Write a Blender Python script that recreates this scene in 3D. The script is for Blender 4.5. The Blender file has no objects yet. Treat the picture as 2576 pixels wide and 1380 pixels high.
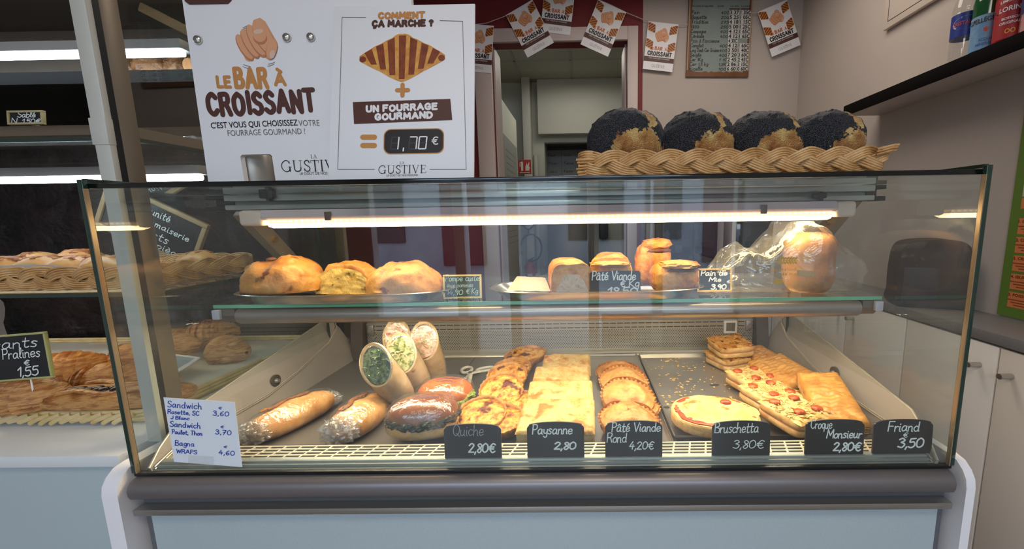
import bpy, bmesh, math, random
from mathutils import Vector, Matrix, Euler, noise
from mathutils.bvhtree import BVHTree
R = math.radians
random.seed(7)
C = bpy.context.scene
COL = C.collection

# ---------------------------------------------------------------- camera, world, exposure
CAM = Vector((0, -.72, 1.27))
AX = Vector((.99986144, .0068819, -.0151572))       # right, down, forward of the lens
AY = Vector((-.01402717, -.14196101, -.98977286))
AZ = Vector((-.00896325, .98984833, -.14184481))
FPX, PX0, PY0 = 998.7, 1452.0, 690.0
cam = bpy.data.cameras.new('camera')
camo = bpy.data.objects.new('camera', cam)
COL.objects.link(camo)
camo.matrix_world = Matrix(((AX.x, -AY.x, -AZ.x, CAM.x), (AX.y, -AY.y, -AZ.y, CAM.y), (AX.z, -AY.z, -AZ.z, CAM.z), (0, 0, 0, 1)))
cam.sensor_width = 36
cam.lens = 36 * FPX / 2576
cam.shift_x = -(PX0 - 1288) / 2576
cam.clip_start = .02
C.camera = camo
C.view_settings.view_transform = 'Standard'
C.view_settings.look = 'None'
C.view_settings.gamma = 1
C.view_settings.exposure = 0.0
C.cycles.use_denoising = True
C.cycles.max_bounces = 10
C.cycles.diffuse_bounces = 3
C.cycles.glossy_bounces = 4
C.cycles.transparent_max_bounces = 32
C.cycles.sample_clamp_indirect = 4
C.cycles.caustics_reflective = False
C.cycles.caustics_refractive = False

w = bpy.data.worlds.new('daylight'); C.world = w
w.use_nodes = True
bg = w.node_tree.nodes['Background']
bg.inputs[0].default_value = (.66, .82, 1.0, 1)
bg.inputs[1].default_value = 6.2


def area(name, loc, rot, size, power, col=(1, 1, 1), portal=False):
    l = bpy.data.lights.new(name, 'AREA'); l.shape = 'RECTANGLE'
    l.size, l.size_y = size; l.energy = power; l.color = col
    o = bpy.data.objects.new(name, l); COL.objects.link(o)
    o.location = loc; o.rotation_euler = rot
    l.cycles.is_portal = portal
    return o


# daylight enters by the glazed shop front behind the camera
area('shop_front_daylight_portal', (-.2, -3.05, 1.5), (R(90), 0, 0), (3.3, 2.2), 1, portal=True)
# ceiling panels of the shop and of the back room
area('shop_ceiling_light_near', (.1, -1.3, 2.68), (0, 0, 0), (1.2, .6), 16, (1, .9, .79))
area('shop_ceiling_light_far', (.6, 1.2, 2.68), (0, 0, 0), (1.2, .6), 13, (1, .88, .77))
area('back_room_ceiling_light', (0, 3.6, 2.88), (0, 0, 0), (.6, .6), 6.5, (1, .95, .84))


def at(px, py, X=None, Y=None, Z=None):
    """world point seen at a pixel of the 2576x1380 frame, on the plane X=, Y= or Z="""
    d = AX * ((px - PX0) / FPX) + AY * ((py - PY0) / FPX) + AZ
    if X is not None: t = (X - CAM.x) / d.x
    elif Y is not None: t = (Y - CAM.y) / d.y
    else: t = (Z - CAM.z) / d.z
    return CAM + d * t


# ---------------------------------------------------------------- materials
def lin(c):
    f = lambda v: v / 12.92 if v <= .04045 else ((v + .055) / 1.055) ** 2.4
    return tuple(f(v / 255) for v in c[:3]) + (1,)


MATS = {}


def mat(name, col=(200, 200, 200), rough=.5, metal=0, spec=.5, var=None, bump=None, emit=None, coat=0, aniso=None):
    if name in MATS: return MATS[name]
    m = bpy.data.materials.new(name); m.use_nodes = True
    nt = m.node_tree; b = nt.nodes['Principled BSDF']
    b.inputs['Base Color'].default_value = lin(col)
    b.inputs['Roughness'].default_value = rough
    b.inputs['Metallic'].default_value = metal
    b.inputs['Specular IOR Level'].default_value = spec
    b.inputs['Coat Weight'].default_value = coat
    if emit:
        b.inputs['Emission Color'].default_value = lin(emit[0]); b.inputs['Emission Strength'].default_value = emit[1]
    if var or bump:
        tc = nt.nodes.new('ShaderNodeTexCoord')
        mp = nt.nodes.new('ShaderNodeMapping'); nt.links.new(tc.outputs['Object'], mp.inputs[0])
        if aniso: mp.inputs['Scale'].default_value = aniso
    if var:      # (scale, second colour, contrast)
        n = nt.nodes.new('ShaderNodeTexNoise'); n.inputs['Scale'].default_value = var[0]; n.inputs['Detail'].default_value = 5
        nt.links.new(mp.outputs[0], n.inputs[0])
        r = nt.nodes.new('ShaderNodeValToRGB')
        k = var[2] if len(var) > 2 else .2
        r.color_ramp.elements[0].position = .5 - k; r.color_ramp.elements[0].color = lin(col)
        r.color_ramp.elements[1].position = .5 + k; r.color_ramp.elements[1].color = lin(var[1])
        nt.links.new(n.outputs[0], r.inputs[0]); nt.links.new(r.outputs[0], b.inputs['Base Color'])
    if bump:     # (scale, strength, distance)
        n = nt.nodes.new('ShaderNodeTexNoise'); n.inputs['Scale'].default_value = bump[0]; n.inputs['Detail'].default_value = 4
        nt.links.new(mp.outputs[0], n.inputs[0])
        u = nt.nodes.new('ShaderNodeBump'); u.inputs['Strength'].default_value = bump[1]; u.inputs['Distance'].default_value = bump[2] if len(bump) > 2 else .002
        nt.links.new(n.outputs[0], u.inputs['Height']); nt.links.new(u.outputs[0], b.inputs['Normal'])
    MATS[name] = m
    return m


def crust(name, cols, scale=30, bump=.6, rough=.55, fine=220, spots=None, dist=.003, stretch=(1, 1, 1)):
    """baked surfaces: a ramp over coarse noise, fine mottling and bump, shifted for each object"""
    if name in MATS: return MATS[name]
    m = bpy.data.materials.new(name); m.use_nodes = True
    nt = m.node_tree; N = nt.nodes; L = nt.links; b = N['Principled BSDF']
    b.inputs['Roughness'].default_value = rough
    tc = N.new('ShaderNodeTexCoord'); oi = N.new('ShaderNodeObjectInfo')
    mu = N.new('ShaderNodeMath'); mu.operation = 'MULTIPLY'; mu.inputs[1].default_value = 17
    L.new(oi.outputs['Random'], mu.inputs[0])
    ad = N.new('ShaderNodeVectorMath'); ad.operation = 'ADD'
    L.new(tc.outputs['Object'], ad.inputs[0]); L.new(mu.outputs[0], ad.inputs[1])
    mp = N.new('ShaderNodeMapping'); mp.inputs['Scale'].default_value = stretch; L.new(ad.outputs[0], mp.inputs[0])
    n1 = N.new('ShaderNodeTexNoise'); n1.inputs['Scale'].default_value = scale; n1.inputs['Detail'].default_value = 6; n1.inputs['Roughness'].default_value = .62
    L.new(mp.outputs[0], n1.inputs[0])
    r = N.new('ShaderNodeValToRGB'); e = r.color_ramp.elements
    k = len(cols)
    e[0].position = .3; e[0].color = lin(cols[0]); e[1].position = .7; e[1].color = lin(cols[-1])
    for i in range(1, k - 1):
        x = e.new(.3 + .4 * i / (k - 1)); x.color = lin(cols[i])
    L.new(n1.outputs[0], r.inputs[0])
    out = r.outputs[0]
    n2 = N.new('ShaderNodeTexNoise'); n2.inputs['Scale'].default_value = fine; n2.inputs['Detail'].default_value = 3
    L.new(mp.outputs[0], n2.inputs[0])
    if spots:    # (colour, noise scale, threshold)
        n3 = N.new('ShaderNodeTexNoise'); n3.inputs['Scale'].default_value = spots[1]; n3.inputs['Detail'].default_value = 3
        L.new(mp.outputs[0], n3.inputs[0])
        q = N.new('ShaderNodeMapRange'); q.inputs[1].default_value = spots[2]; q.inputs[2].default_value = spots[2] + .06
        L.new(n3.outputs[0], q.inputs[0])
        mx = N.new('ShaderNodeMix'); mx.data_type = 'RGBA'; mx.inputs[7].default_value = lin(spots[0])
        L.new(q.outputs[0], mx.inputs[0]); L.new(out, mx.inputs[6]); out = mx.outputs[2]
    L.new(out, b.inputs['Base Color'])
    av = N.new('ShaderNodeMath'); av.operation = 'MULTIPLY_ADD'; av.inputs[1].default_value = .35
    L.new(n2.outputs[0], av.inputs[0]); L.new(n1.outputs[0], av.inputs[2])
    u = N.new('ShaderNodeBump'); u.inputs['Strength'].default_value = bump; u.inputs['Distance'].default_value = dist
    L.new(av.outputs[0], u.inputs['Height']); L.new(u.outputs[0], b.inputs['Normal'])
    MATS[name] = m
    return m


def glassmat(name, tint=(1, 1, 1), base=.045, rough=0.0, gloss=1.0, bump=None, haze=0, hazecol=(230, 230, 230)):
    """thin clear sheet: Schlick mix of transparent and mirror"""
    m = bpy.data.materials.new(name); m.use_nodes = True
    nt = m.node_tree; N = nt.nodes; L = nt.links
    N.remove(N['Principled BSDF']); o = N['Material Output']
    t = N.new('ShaderNodeBsdfTransparent'); t.inputs[0].default_value = (*tint, 1)
    g = N.new('ShaderNodeBsdfGlossy'); g.inputs['Roughness'].default_value = rough; g.inputs[0].default_value = (gloss, gloss, gloss, 1)
    lw = N.new('ShaderNodeLayerWeight'); lw.inputs[0].default_value = .5
    p = N.new('ShaderNodeMath'); p.operation = 'POWER'; p.inputs[1].default_value = 5; L.new(lw.outputs['Facing'], p.inputs[0])
    a = N.new('ShaderNodeMath'); a.operation = 'MULTIPLY_ADD'; a.inputs[1].default_value = 1 - base; a.inputs[2].default_value = base
    L.new(p.outputs[0], a.inputs[0])
    mx = N.new('ShaderNodeMixShader'); L.new(a.outputs[0], mx.inputs[0]); L.new(t.outputs[0], mx.inputs[1]); L.new(g.outputs[0], mx.inputs[2])
    out = mx
    if bump:
        tc = N.new('ShaderNodeTexCoord'); n = N.new('ShaderNodeTexNoise'); n.inputs['Scale'].default_value = bump[0]; n.inputs['Detail'].default_value = 3
        n.inputs['Distortion'].default_value = 1.2
        L.new(tc.outputs['Object'], n.inputs[0])
        u = N.new('ShaderNodeBump'); u.inputs['Strength'].default_value = bump[1]; u.inputs['Distance'].default_value = .004
        L.new(n.outputs[0], u.inputs['Height']); L.new(u.outputs[0], g.inputs['Normal']); L.new(u.outputs[0], lw.inputs['Normal'])
    if haze:
        d = N.new('ShaderNodeBsdfDiffuse'); d.inputs[0].default_value = lin(hazecol)
        m2 = N.new('ShaderNodeMixShader'); m2.inputs[0].default_value = haze
        L.new(mx.outputs[0], m2.inputs[1]); L.new(d.outputs[0], m2.inputs[2]); out = m2
    L.new(out.outputs[0], o.inputs[0])
    MATS[name] = m
    return m


# ---------------------------------------------------------------- mesh builder
class B:
    def __init__(s, T=None):
        s.v = []; s.f = []; s.m = []; s.mi = 0; s.T = T or Matrix()

    def add(s, vs, fs):
        o = len(s.v)
        s.v += [s.T @ Vector(p) for p in vs]
        s.f += [tuple(i + o for i in f) for f in fs]
        s.m += [s.mi] * len(fs)

    def box(s, c, d, bev=0, rot=None, seg=2):
        bm = bmesh.new(); bmesh.ops.create_cube(bm, size=1)
        for q in bm.verts: q.co = Vector((q.co.x * d[0], q.co.y * d[1], q.co.z * d[2]))
        if bev: bmesh.ops.bevel(bm, geom=bm.edges[:], offset=bev, segments=seg, profile=.5, affect='EDGES')
        T = Matrix.Translation(c)
        if rot: T = T @ Euler(rot).to_matrix().to_4x4()
        bm.verts.index_update()
        s.add([T @ q.co for q in bm.verts], [[q.index for q in f.verts] for f in bm.faces]); bm.free()

    def bb(s, x0, x1, y0, y1, z0, z1, bev=0, seg=2):
        s.box(((x0 + x1) / 2, (y0 + y1) / 2, (z0 + z1) / 2), (abs(x1 - x0), abs(y1 - y0), abs(z1 - z0)), bev, None, seg)

    def tube(s, pts, r, n=8, closed=False, caps=True, sq=None):
        P = [Vector(p) for p in pts]; k = len(P); rings = []
        rr = r if callable(r) else (lambda t: r)
        up = Vector((0, 0, 1)); last = None
        for i, p in enumerate(P):
            a = P[(i - 1) % k] if (closed or i) else p
            b_ = P[(i + 1) % k] if (closed or i < k - 1) else p
            t = (b_ - a).normalized()
            if last is None:
                u = t.cross(up)
                if u.length < .1: u = t.cross(Vector((0, 1, 0)))
            else:
                u = last - t * last.dot(t)
            u.normalize(); last = u; w_ = u.cross(t)
            q = rr(i / max(1, k - 1))
            sx, sy = sq if sq else (1, 1)
            rings.append([p + u * (math.cos(2 * math.pi * j / n) * q * sx) + w_ * (math.sin(2 * math.pi * j / n) * q * sy) for j in range(n)])
        vs = [v for g in rings for v in g]; fs = []
        for i in range(k if closed else k - 1):
            for j in range(n):
                a0, a1 = i * n + j, i * n + (j + 1) % n
                b0, b1 = ((i + 1) % k) * n + j, ((i + 1) % k) * n + (j + 1) % n
                fs.append((a0, a1, b1, b0))
        if caps and not closed:
            fs.append(tuple(range(n - 1, -1, -1))); fs.append(tuple((k - 1) * n + j for j in range(n)))
        s.add(vs, fs)

    def cyl(s, p0, p1, r0, r1=None, n=20):
        r1 = r0 if r1 is None else r1
        s.tube([p0, p1], lambda t: r0 + (r1 - r0) * t, n)

    def lathe(s, prof, n=32, c=(0, 0, 0), wob=None, cap=True):
        vs = []; fs = []
        for i, (r, z) in enumerate(prof):
            for j in range(n):
                a = 2 * math.pi * j / n
                q = Vector((r * math.cos(a), r * math.sin(a), z))
                if wob: q = wob(q, i, a)
                vs.append(q + Vector(c))
        for i in range(len(prof) - 1):
            for j in range(n):
                k = (j + 1) % n
                fs.append((i * n + j, i * n + k, (i + 1) * n + k, (i + 1) * n + j))
        if cap:
            fs.append(tuple(range(n - 1, -1, -1))); e = (len(prof) - 1) * n
            fs.append(tuple(e + j for j in range(n)))
        s.add(vs, fs)

    def prism(s, poly, a0, a1, axis='x', seg=None):
        """polygon extruded along an axis; poly is (y,z) for x, (x,z) for y, (x,y) for z"""
        f = {'x': lambda p, a: (a, p[0], p[1]), 'y': lambda p, a: (p[0], a, p[1]), 'z': lambda p, a: (p[0], p[1], a)}[axis]
        n = len(poly)
        vs = [f(p, a0) for p in poly] + [f(p, a1) for p in poly]
        fs = [(i, (i + 1) % n, n + (i + 1) % n, n + i) for i in range(n)] + [tuple(range(n - 1, -1, -1)), tuple(range(n, 2 * n))]
        s.add(vs, fs)

    def strip(s, prof, a0, a1):
        """open (y,z) profile swept along x"""
        n = len(prof)
        s.add([(a0, *p) for p in prof] + [(a1, *p) for p in prof], [(i, i + 1, n + i + 1, n + i) for i in range(n - 1)])

    def grid(s, fn, nu, nv, wu=False, wv=False):
        vs = [fn(i / (nu if wu else nu - 1), j / (nv if wv else nv - 1)) for i in range(nu) for j in range(nv)]
        fs = []
        for i in range(nu if wu else nu - 1):
            for j in range(nv if wv else nv - 1):
                a, b_ = i * nv + j, ((i + 1) % nu) * nv + j
                c_, d = ((i + 1) % nu) * nv + (j + 1) % nv, i * nv + (j + 1) % nv
                fs.append((a, b_, c_, d))
        s.add(vs, fs)

    def ball(s, c, r, nu=36, nv=20, disp=None, flat=-1, pw=1.0):
        c = Vector(c); r = Vector(r)
        sp = lambda x: math.copysign(abs(x) ** pw, x)

        def fn(u, v):
            a = 2 * math.pi * u; e = math.pi * (v - .5)
            d = Vector((sp(math.cos(e)) * sp(math.cos(a)), sp(math.cos(e)) * sp(math.sin(a)), sp(math.sin(e))))
            p = Vector((d.x * r.x, d.y * r.y, d.z * r.z))
            if disp: p = disp(p, d)
            if p.z < flat * r.z: p.z = flat * r.z
            return c + p
        s.grid(fn, nu, nv, wu=True)

    def poly(s, pts, off=.0004):
        """flat polygon in the (u, v) sheet plane, facing -y; each layer of ink a hair above the last"""
        s.k = (getattr(s, 'k', 0) + 1) % 24; off += s.k * 8e-6
        s.add([(p[0], -off, p[1]) for p in pts], [tuple(range(len(pts)))])

    def rect(s, x, z, w_, h, off=.0004, rot=0):
        c_, n = math.cos(rot), math.sin(rot)
        s.poly([(x + c_ * a - n * b_, z + n * a + c_ * b_) for a, b_ in ((-w_ / 2, -h / 2), (w_ / 2, -h / 2), (w_ / 2, h / 2), (-w_ / 2, h / 2))], off)

    def oval(s, x, z, a, b_, rot=0, off=.0004, n=20):
        c_, q = math.cos(rot), math.sin(rot)
        s.poly([(x + c_ * a * math.cos(t) - q * b_ * math.sin(t), z + q * a * math.cos(t) + c_ * b_ * math.sin(t)) for t in (2 * math.pi * i / n for i in range(n))], off)

    def ribbon(s, pts, w_, off=.0004):
        P = [Vector(p) for p in pts]
        P = [p for i, p in enumerate(P) if i == 0 or (p - P[i - 1]).length > 1e-6]
        if len(P) < 2: return
        L_, R_ = [], []
        for i, p in enumerate(P):
            t = (P[min(i + 1, len(P) - 1)] - P[max(i - 1, 0)]).normalized()
            q = Vector((-t.y, t.x)) * (w_ / 2); L_.append(p + q); R_.append(p - q)
        n = len(P)
        s.k = (getattr(s, 'k', 0) + 1) % 24; off += s.k * 8e-6
        s.add([(p.x, -off - i * 6e-6, p.y) for i, p in enumerate(L_)] + [(p.x, -off - i * 6e-6, p.y) for i, p in enumerate(R_)], [(n + i, n + i + 1, i + 1, i) for i in range(n - 1)])
        for p in (P[0], P[-1]):
            s.oval(p.x, p.y, w_ / 2, w_ / 2, 0, off, 10)

    def obj(s, name, mats, parent=None, smooth=40, loc=None, rot=None, weld=False):
        me = bpy.data.meshes.new(name)
        me.from_pydata([tuple(p) for p in s.v], [], s.f)
        for m in (mats if isinstance(mats, (list, tuple)) else [mats]): me.materials.append(m)
        me.polygons.foreach_set('material_index', s.m)
        if weld:
            bm = bmesh.new(); bm.from_mesh(me); bmesh.ops.remove_doubles(bm, verts=bm.verts[:], dist=1e-5)
            bmesh.ops.recalc_face_normals(bm, faces=bm.faces[:]); bm.to_mesh(me); bm.free()
        me.validate(); me.update()
        if smooth:
            me.polygons.foreach_set('use_smooth', [True] * len(me.polygons))
            me.set_sharp_from_angle(angle=R(smooth))
        o = bpy.data.objects.new(name, me); COL.objects.link(o)
        if parent: o.parent = parent
        if loc: o.location = loc
        if rot: o.rotation_euler = rot
        return o


def tag(o, label, cat, group=None):
    o['label'] = label; o['category'] = cat
    if group: o['group'] = group
    return o


def thing(name, label, cat, loc=(0, 0, 0), rot=(0, 0, 0), group=None):
    o = bpy.data.objects.new(name, None); COL.objects.link(o)
    o.empty_display_size = .05
    o.location = loc; o.rotation_euler = rot
    return tag(o, label, cat, group)


def struct(o):
    o['kind'] = 'structure'
    return o


def dup(root, label, loc=None, rot=None, group=None, scale=None):
    r = root.copy(); COL.objects.link(r); r['label'] = label
    if loc is not None: r.location = loc
    if rot is not None: r.rotation_euler = rot
    if scale: r.scale = scale
    if group: r['group'] = group
    for ch in list(root.children):
        c = ch.copy(); COL.objects.link(c); c.parent = r
        for g in ch.children:
            d = g.copy(); COL.objects.link(d); d.parent = c
    return r


def fbm(p, s, o=3):
    v = 0; a = 1
    p = Vector(p) * s
    for _ in range(o):
        v += a * noise.noise(p); p = p * 2.1 + Vector((3.1, 1.7, 5.3)); a *= .5
    return v


# ---------------------------------------------------------------- lettering
GL = {
 'a': '.42,.5 .2,.55 .02,.3 .12,.02 .35,.15 .42,.5 .42,.1 .52,.02', 'b': '0,.98 0,.98 0,.02 .25,0 .42,.27 .25,.52 .02,.4',
 'c': '.4,.45 .2,.55 0,.3 .15,0 .42,.1', 'd': '.42,.4 .2,.52 0,.27 .15,0 .4,.15 .42,1 .42,.1 .5,.02', 'e': '.03,.27 .38,.32 .3,.53 .1,.5 .0,.25 .15,0 .42,.12',
 'f': '.4,.9 .25,1 .15,.8 .12,0|0,.5 .35,.52', 'g': '.4,.45 .2,.55 .02,.3 .15,.05 .38,.2 .4,.5 .4,.5 .38,-.2 .2,-.32 .02,-.2',
 'h': '0,1 0,0|0,.3 .2,.53 .36,.4 .38,.05 .46,0', 'i': '.04,.52 .04,.1 .14,0|.04,.74 .05,.78', 'j': '.2,.52 .18,-.15 .02,-.3|.2,.74 .21,.78',
 'k': '0,1 0,0|.35,.5 .02,.22 .02,.22 .38,0', 'l': '0,.15 .17,.65 .12,.98 .03,.85 .06,.1 .2,0',
 'm': '0,.52 0,0|0,.35 .15,.53 .26,.4 .26,0|.26,.35 .42,.53 .54,.4 .54,.05 .62,0', 'n': '0,.52 0,0|0,.35 .18,.53 .33,.4 .34,.05 .42,0',
 'o': '.2,.53 .02,.35 .05,.08 .22,0 .4,.2 .35,.48 .2,.53', 'p': '0,.52 0,-.35|0,.4 .22,.53 .4,.3 .22,0 .02,.1', 'q': '.4,.45 .2,.55 .02,.3 .15,.02 .38,.15 .4,.5 .4,.5 .4,-.35',
 'r': '0,.52 .02,0|.02,.3 .15,.5 .32,.48', 's': '.35,.48 .18,.55 .05,.42 .3,.2 .2,0 0,.06', 't': '.15,.9 .12,.1 .25,0 .35,.08|0,.58 .35,.6',
 'u': '0,.52 .02,.1 .18,0 .35,.2|.36,.52 .36,.08 .46,0', 'v': '0,.52 .17,0 .17,0 .36,.52', 'w': '0,.52 .13,0 .13,0 .27,.45 .27,.45 .4,0 .4,0 .55,.52', 'x': '0,.52 .36,0|.36,.52 0,0',
 'y': '0,.52 .05,.15 .3,.15 .38,.52 .38,.52 .34,-.2 .15,-.32 .02,-.2', 'z': '0,.5 .36,.5 .36,.5 0,0 0,0 .38,0',
 'A': '0,0 .33,1 .33,1 .66,0|.12,.34 .54,.34', 'B': '0,0 0,1|0,1 .38,.97 .42,.65 .05,.53 .05,.53 .5,.4 .45,.03 0,0', 'C': '.55,.82 .32,1 .05,.75 .05,.25 .32,0 .58,.18',
 'D': '0,0 0,1 0,1 .4,.92 .58,.5 .4,.08 0,0', 'E': '.5,1 0,1 0,1 0,0 0,0 .5,0|0,.53 .42,.53', 'F': '.5,1 0,1 0,1 0,0|0,.52 .4,.52', 'G': '.56,.82 .32,1 .05,.75 .05,.25 .32,0 .58,.15 .58,.45 .58,.45 .36,.45',
 'H': '0,0 0,1|.56,0 .56,1|0,.5 .56,.5', 'I': '.08,0 .08,1', 'J': '.4,1 .4,.2 .2,0 0,.15', 'K': '0,0 0,1|.5,1 .02,.45 .02,.45 .54,0', 'L': '0,1 0,0 0,0 .46,0',
 'M': '0,0 .06,1 .06,1 .36,.3 .36,.3 .66,1 .66,1 .72,0', 'N': '0,0 0,1 0,1 .54,0 .54,0 .54,1', 'O': '.3,1 .04,.75 .04,.25 .3,0 .58,.25 .58,.75 .3,1',
 'P': '.05,0 .05,1|0,1 .42,.98 .48,.65 .3,.48 .06,.48', 'Q': '.3,1 .04,.75 .04,.25 .3,0 .58,.25 .58,.75 .3,1|.36,.2 .66,-.08', 'R': '0,0 0,1|0,1 .42,.98 .46,.68 .3,.52 .02,.5 .02,.5 .3,.5 .54,0',
 'S': '.5,.85 .28,1 .05,.8 .2,.56 .45,.42 .5,.15 .25,0 0,.15', 'T': '0,1 .6,1|.3,1 .3,0', 'U': '0,1 .02,.2 .28,0 .54,.2 .56,1', 'V': '0,1 .3,0 .3,0 .6,1', 'W': '0,1 .2,0 .2,0 .4,.8 .4,.8 .6,0 .6,0 .8,1',
 'X': '0,0 .55,1|0,1 .55,0', 'Z': '0,1 .55,1 .55,1 0,0 0,0 .55,0',
 '0': '.22,.8 .03,.6 .04,.15 .22,0 .42,.2 .4,.62 .22,.8', '1': '0,.55 .2,.8 .2,.8 .18,0', '2': '.02,.62 .2,.8 .38,.6 .02,.02 .02,.02 .42,.02', '3': '.02,.7 .2,.8 .36,.62 .15,.45 .15,.45 .4,.28 .25,0 0,.08',
 '4': '.25,.8 0,.28 0,.28 .42,.3|.3,.5 .27,0', '5': '.38,.8 .08,.78 .08,.78 .05,.48 .3,.5 .38,.2 .2,0 0,.08', '6': '.34,.78 .1,.55 .03,.2 .2,0 .38,.18 .25,.38 .04,.25', '7': '0,.78 .4,.78 .4,.78 .14,0|.1,.4 .36,.42',
 '8': '.34,.68 .18,.8 .06,.65 .34,.25 .2,0 .04,.18 .3,.5 .34,.68', '9': '.36,.6 .18,.8 .03,.58 .2,.4 .36,.6 .36,.6 .3,0',
 ',': '.06,.06 .0,-.15', '.': '.03,0 .05,.03', '-': '0,.3 .25,.3', "'": '.05,1 .02,.8', '€': '.48,.7 .28,.8 .1,.55 .1,.25 .28,0 .48,.1|0,.5 .38,.5|0,.32 .36,.32', '?': '.02,.8 .22,1 .42,.78 .22,.5 .22,.3|.22,.02 .22,.05', '!': '.05,1 .05,.3|.05,.02 .05,.05',
}
ACC = {'é': ('e', '.12,.68 .3,.86'), 'è': ('e', '.3,.68 .12,.86'), 'â': ('a', '.08,.68 .24,.85 .24,.85 .4,.68'), 'à': ('a', '.32,.66 .14,.86'), 'À': ('A', '.46,1.16 .22,1.4'), 'Ç': ('C', '.32,-.02 .38,-.2 .2,-.26')}
_gc = {}


def glyph(ch):
    if ch in _gc: return _gc[ch]
    d = GL[ACC[ch][0]] + '|' + ACC[ch][1] if ch in ACC else GL[ch]
    out = []
    for st in d.split('|'):
        p = [tuple(map(float, q.split(','))) for q in st.split()]
        runs = [[p[0]]]
        for a, b_ in zip(p, p[1:]):
            if a == b_: runs.append([a])
            else: runs[-1].append(b_)
        for r_ in runs:
            if len(r_) < 2: continue
            q = []
            for i in range(len(r_) - 1):
                p0, p1, p2, p3 = r_[max(i - 1, 0)], r_[i], r_[i + 1], r_[min(i + 2, len(r_) - 1)]
                for k in range(5 if len(r_) > 2 else 1):
                    t = k / 5
                    q.append(tuple(.5 * (2 * p1[j] + (p2[j] - p0[j]) * t + (2 * p0[j] - 5 * p1[j] + 4 * p2[j] - p3[j]) * t * t + (3 * p1[j] - p0[j] - 3 * p2[j] + p3[j]) * t ** 3) for j in (0, 1)))
            q.append(r_[-1]); out.append(q)
    wd = max(x for q in out for x, _ in q)
    _gc[ch] = (out, wd)
    return _gc[ch]


def write(b, text, x, z, h, w_, width=None, slant=.0, gap=.16, rot=0, off=.0006, bounce=0, align='l'):
    """pen or brush strokes; h is the capital height, width squeezes the line to a length"""
    adv = []; t = 0
    for ch in text:
        adv.append(t)
        t += .38 if ch == ' ' else glyph(ch)[1] + gap
    tot = (t - gap) * h
    kx = width / tot if width else 1
    if align == 'c': x0 = -tot * kx / 2
    else: x0 = 0
    c_, s_ = math.cos(rot), math.sin(rot)
    for i, ch in enumerate(text):
        if ch == ' ': continue
        dy = bounce * math.sin(i * 2.3 + 1) * h
        for st in glyph(ch)[0]:
            P = []
            for gx, gy in st:
                u = x0 + (adv[i] + gx + slant * gy) * h * kx; v = gy * h + dy
                P.append((x + c_ * u - s_ * v, z + s_ * u + c_ * v))
            b.ribbon(P, w_, off)


def ptext(b, text, x, z, h, width=None, align='c', fat=0, off=.0006, rot=0):
    """printed sans lettering"""
    cu = bpy.data.curves.new('lettering', 'FONT'); cu.body = text; cu.size = 1; cu.offset = fat; cu.resolution_u = 3
    o = bpy.data.objects.new('lettering', cu); COL.objects.link(o)
    dg = bpy.context.evaluated_depsgraph_get(); dg.update()
    me = bpy.data.meshes.new_from_object(o.evaluated_get(dg))
    vs = [v.co.copy() for v in me.vertices]; fs = [tuple(p.vertices) for p in me.polygons]
    bpy.data.objects.remove(o); bpy.data.curves.remove(cu); bpy.data.meshes.remove(me)
    if not vs: return
    xa, xb = min(v.x for v in vs), max(v.x for v in vs)
    k = h / .72
    kx = width / (xb - xa) if width else k
    x0 = {'c': -(xa + xb) / 2, 'l': -xa, 'r': -xb}[align]
    c_, s_ = math.cos(rot), math.sin(rot)
    P = []
    for v in vs:
        u, q = (v.x + x0) * kx, v.y * k
        P.append((x + c_ * u - s_ * q, -off, z + s_ * u + c_ * q))
    b.add(P, fs)


SERIF = {  # strokes: points, width
 'G': [('.66,.74 .52,.97 .3,.97 .06,.7 .06,.3 .3,.03 .55,.06 .66,.25', .07), ('.66,.42 .66,.05', .11), ('.52,.42 .8,.42', .03), ('.67,.96 .67,.7', .03)],
 'U': [('.12,.97 .12,.3 .22,.06 .4,.03 .58,.12 .64,.35', .09), ('.64,.35 .64,.97', .04), ('0,.97 .26,.97', .03), ('.52,.97 .76,.97', .03)],
 'S': [('.46,.78 .36,.96 .2,.96 .08,.78 .2,.58 .42,.42 .48,.22 .36,.04 .16,.04 .05,.25', .08), ('.46,.97 .46,.72', .03), ('.04,.28 .04,.02', .03)],
 'T': [('.32,.97 .32,.02', .11), ('.02,.95 .62,.95', .04), ('.02,.97 .02,.74', .03), ('.62,.97 .62,.74', .03), ('.18,.02 .46,.02', .03)],
 'I': [('.14,.97 .14,.02', .11), ('0,.97 .28,.97', .03), ('0,.02 .28,.02', .03)],
 'V': [('.1,.97 .38,.02', .1), ('.38,.02 .64,.97', .04), ('0,.97 .24,.97', .03), ('.52,.97 .76,.97', .03)],
 'E': [('.12,.97 .12,.02', .11), ('0,.96 .54,.96', .04), ('.12,.52 .42,.52', .04), ('0,.03 .56,.03', .04), ('.54,.97 .54,.76', .03), ('.57,.24 .57,.02', .03), ('.42,.64 .42,.4', .03)],
 'L': [('.12,.97 .12,.02', .11), ('0,.97 .26,.97', .03), ('0,.03 .52,.03', .04), ('.52,.24 .52,.02', .03)],
 'A': [('.36,.98 .66,.02', .1), ('.36,.98 .1,.02', .04), ('.18,.36 .54,.36', .03), ('0,.02 .22,.02', .03), ('.52,.02 .78,.02', .03)]}


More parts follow.
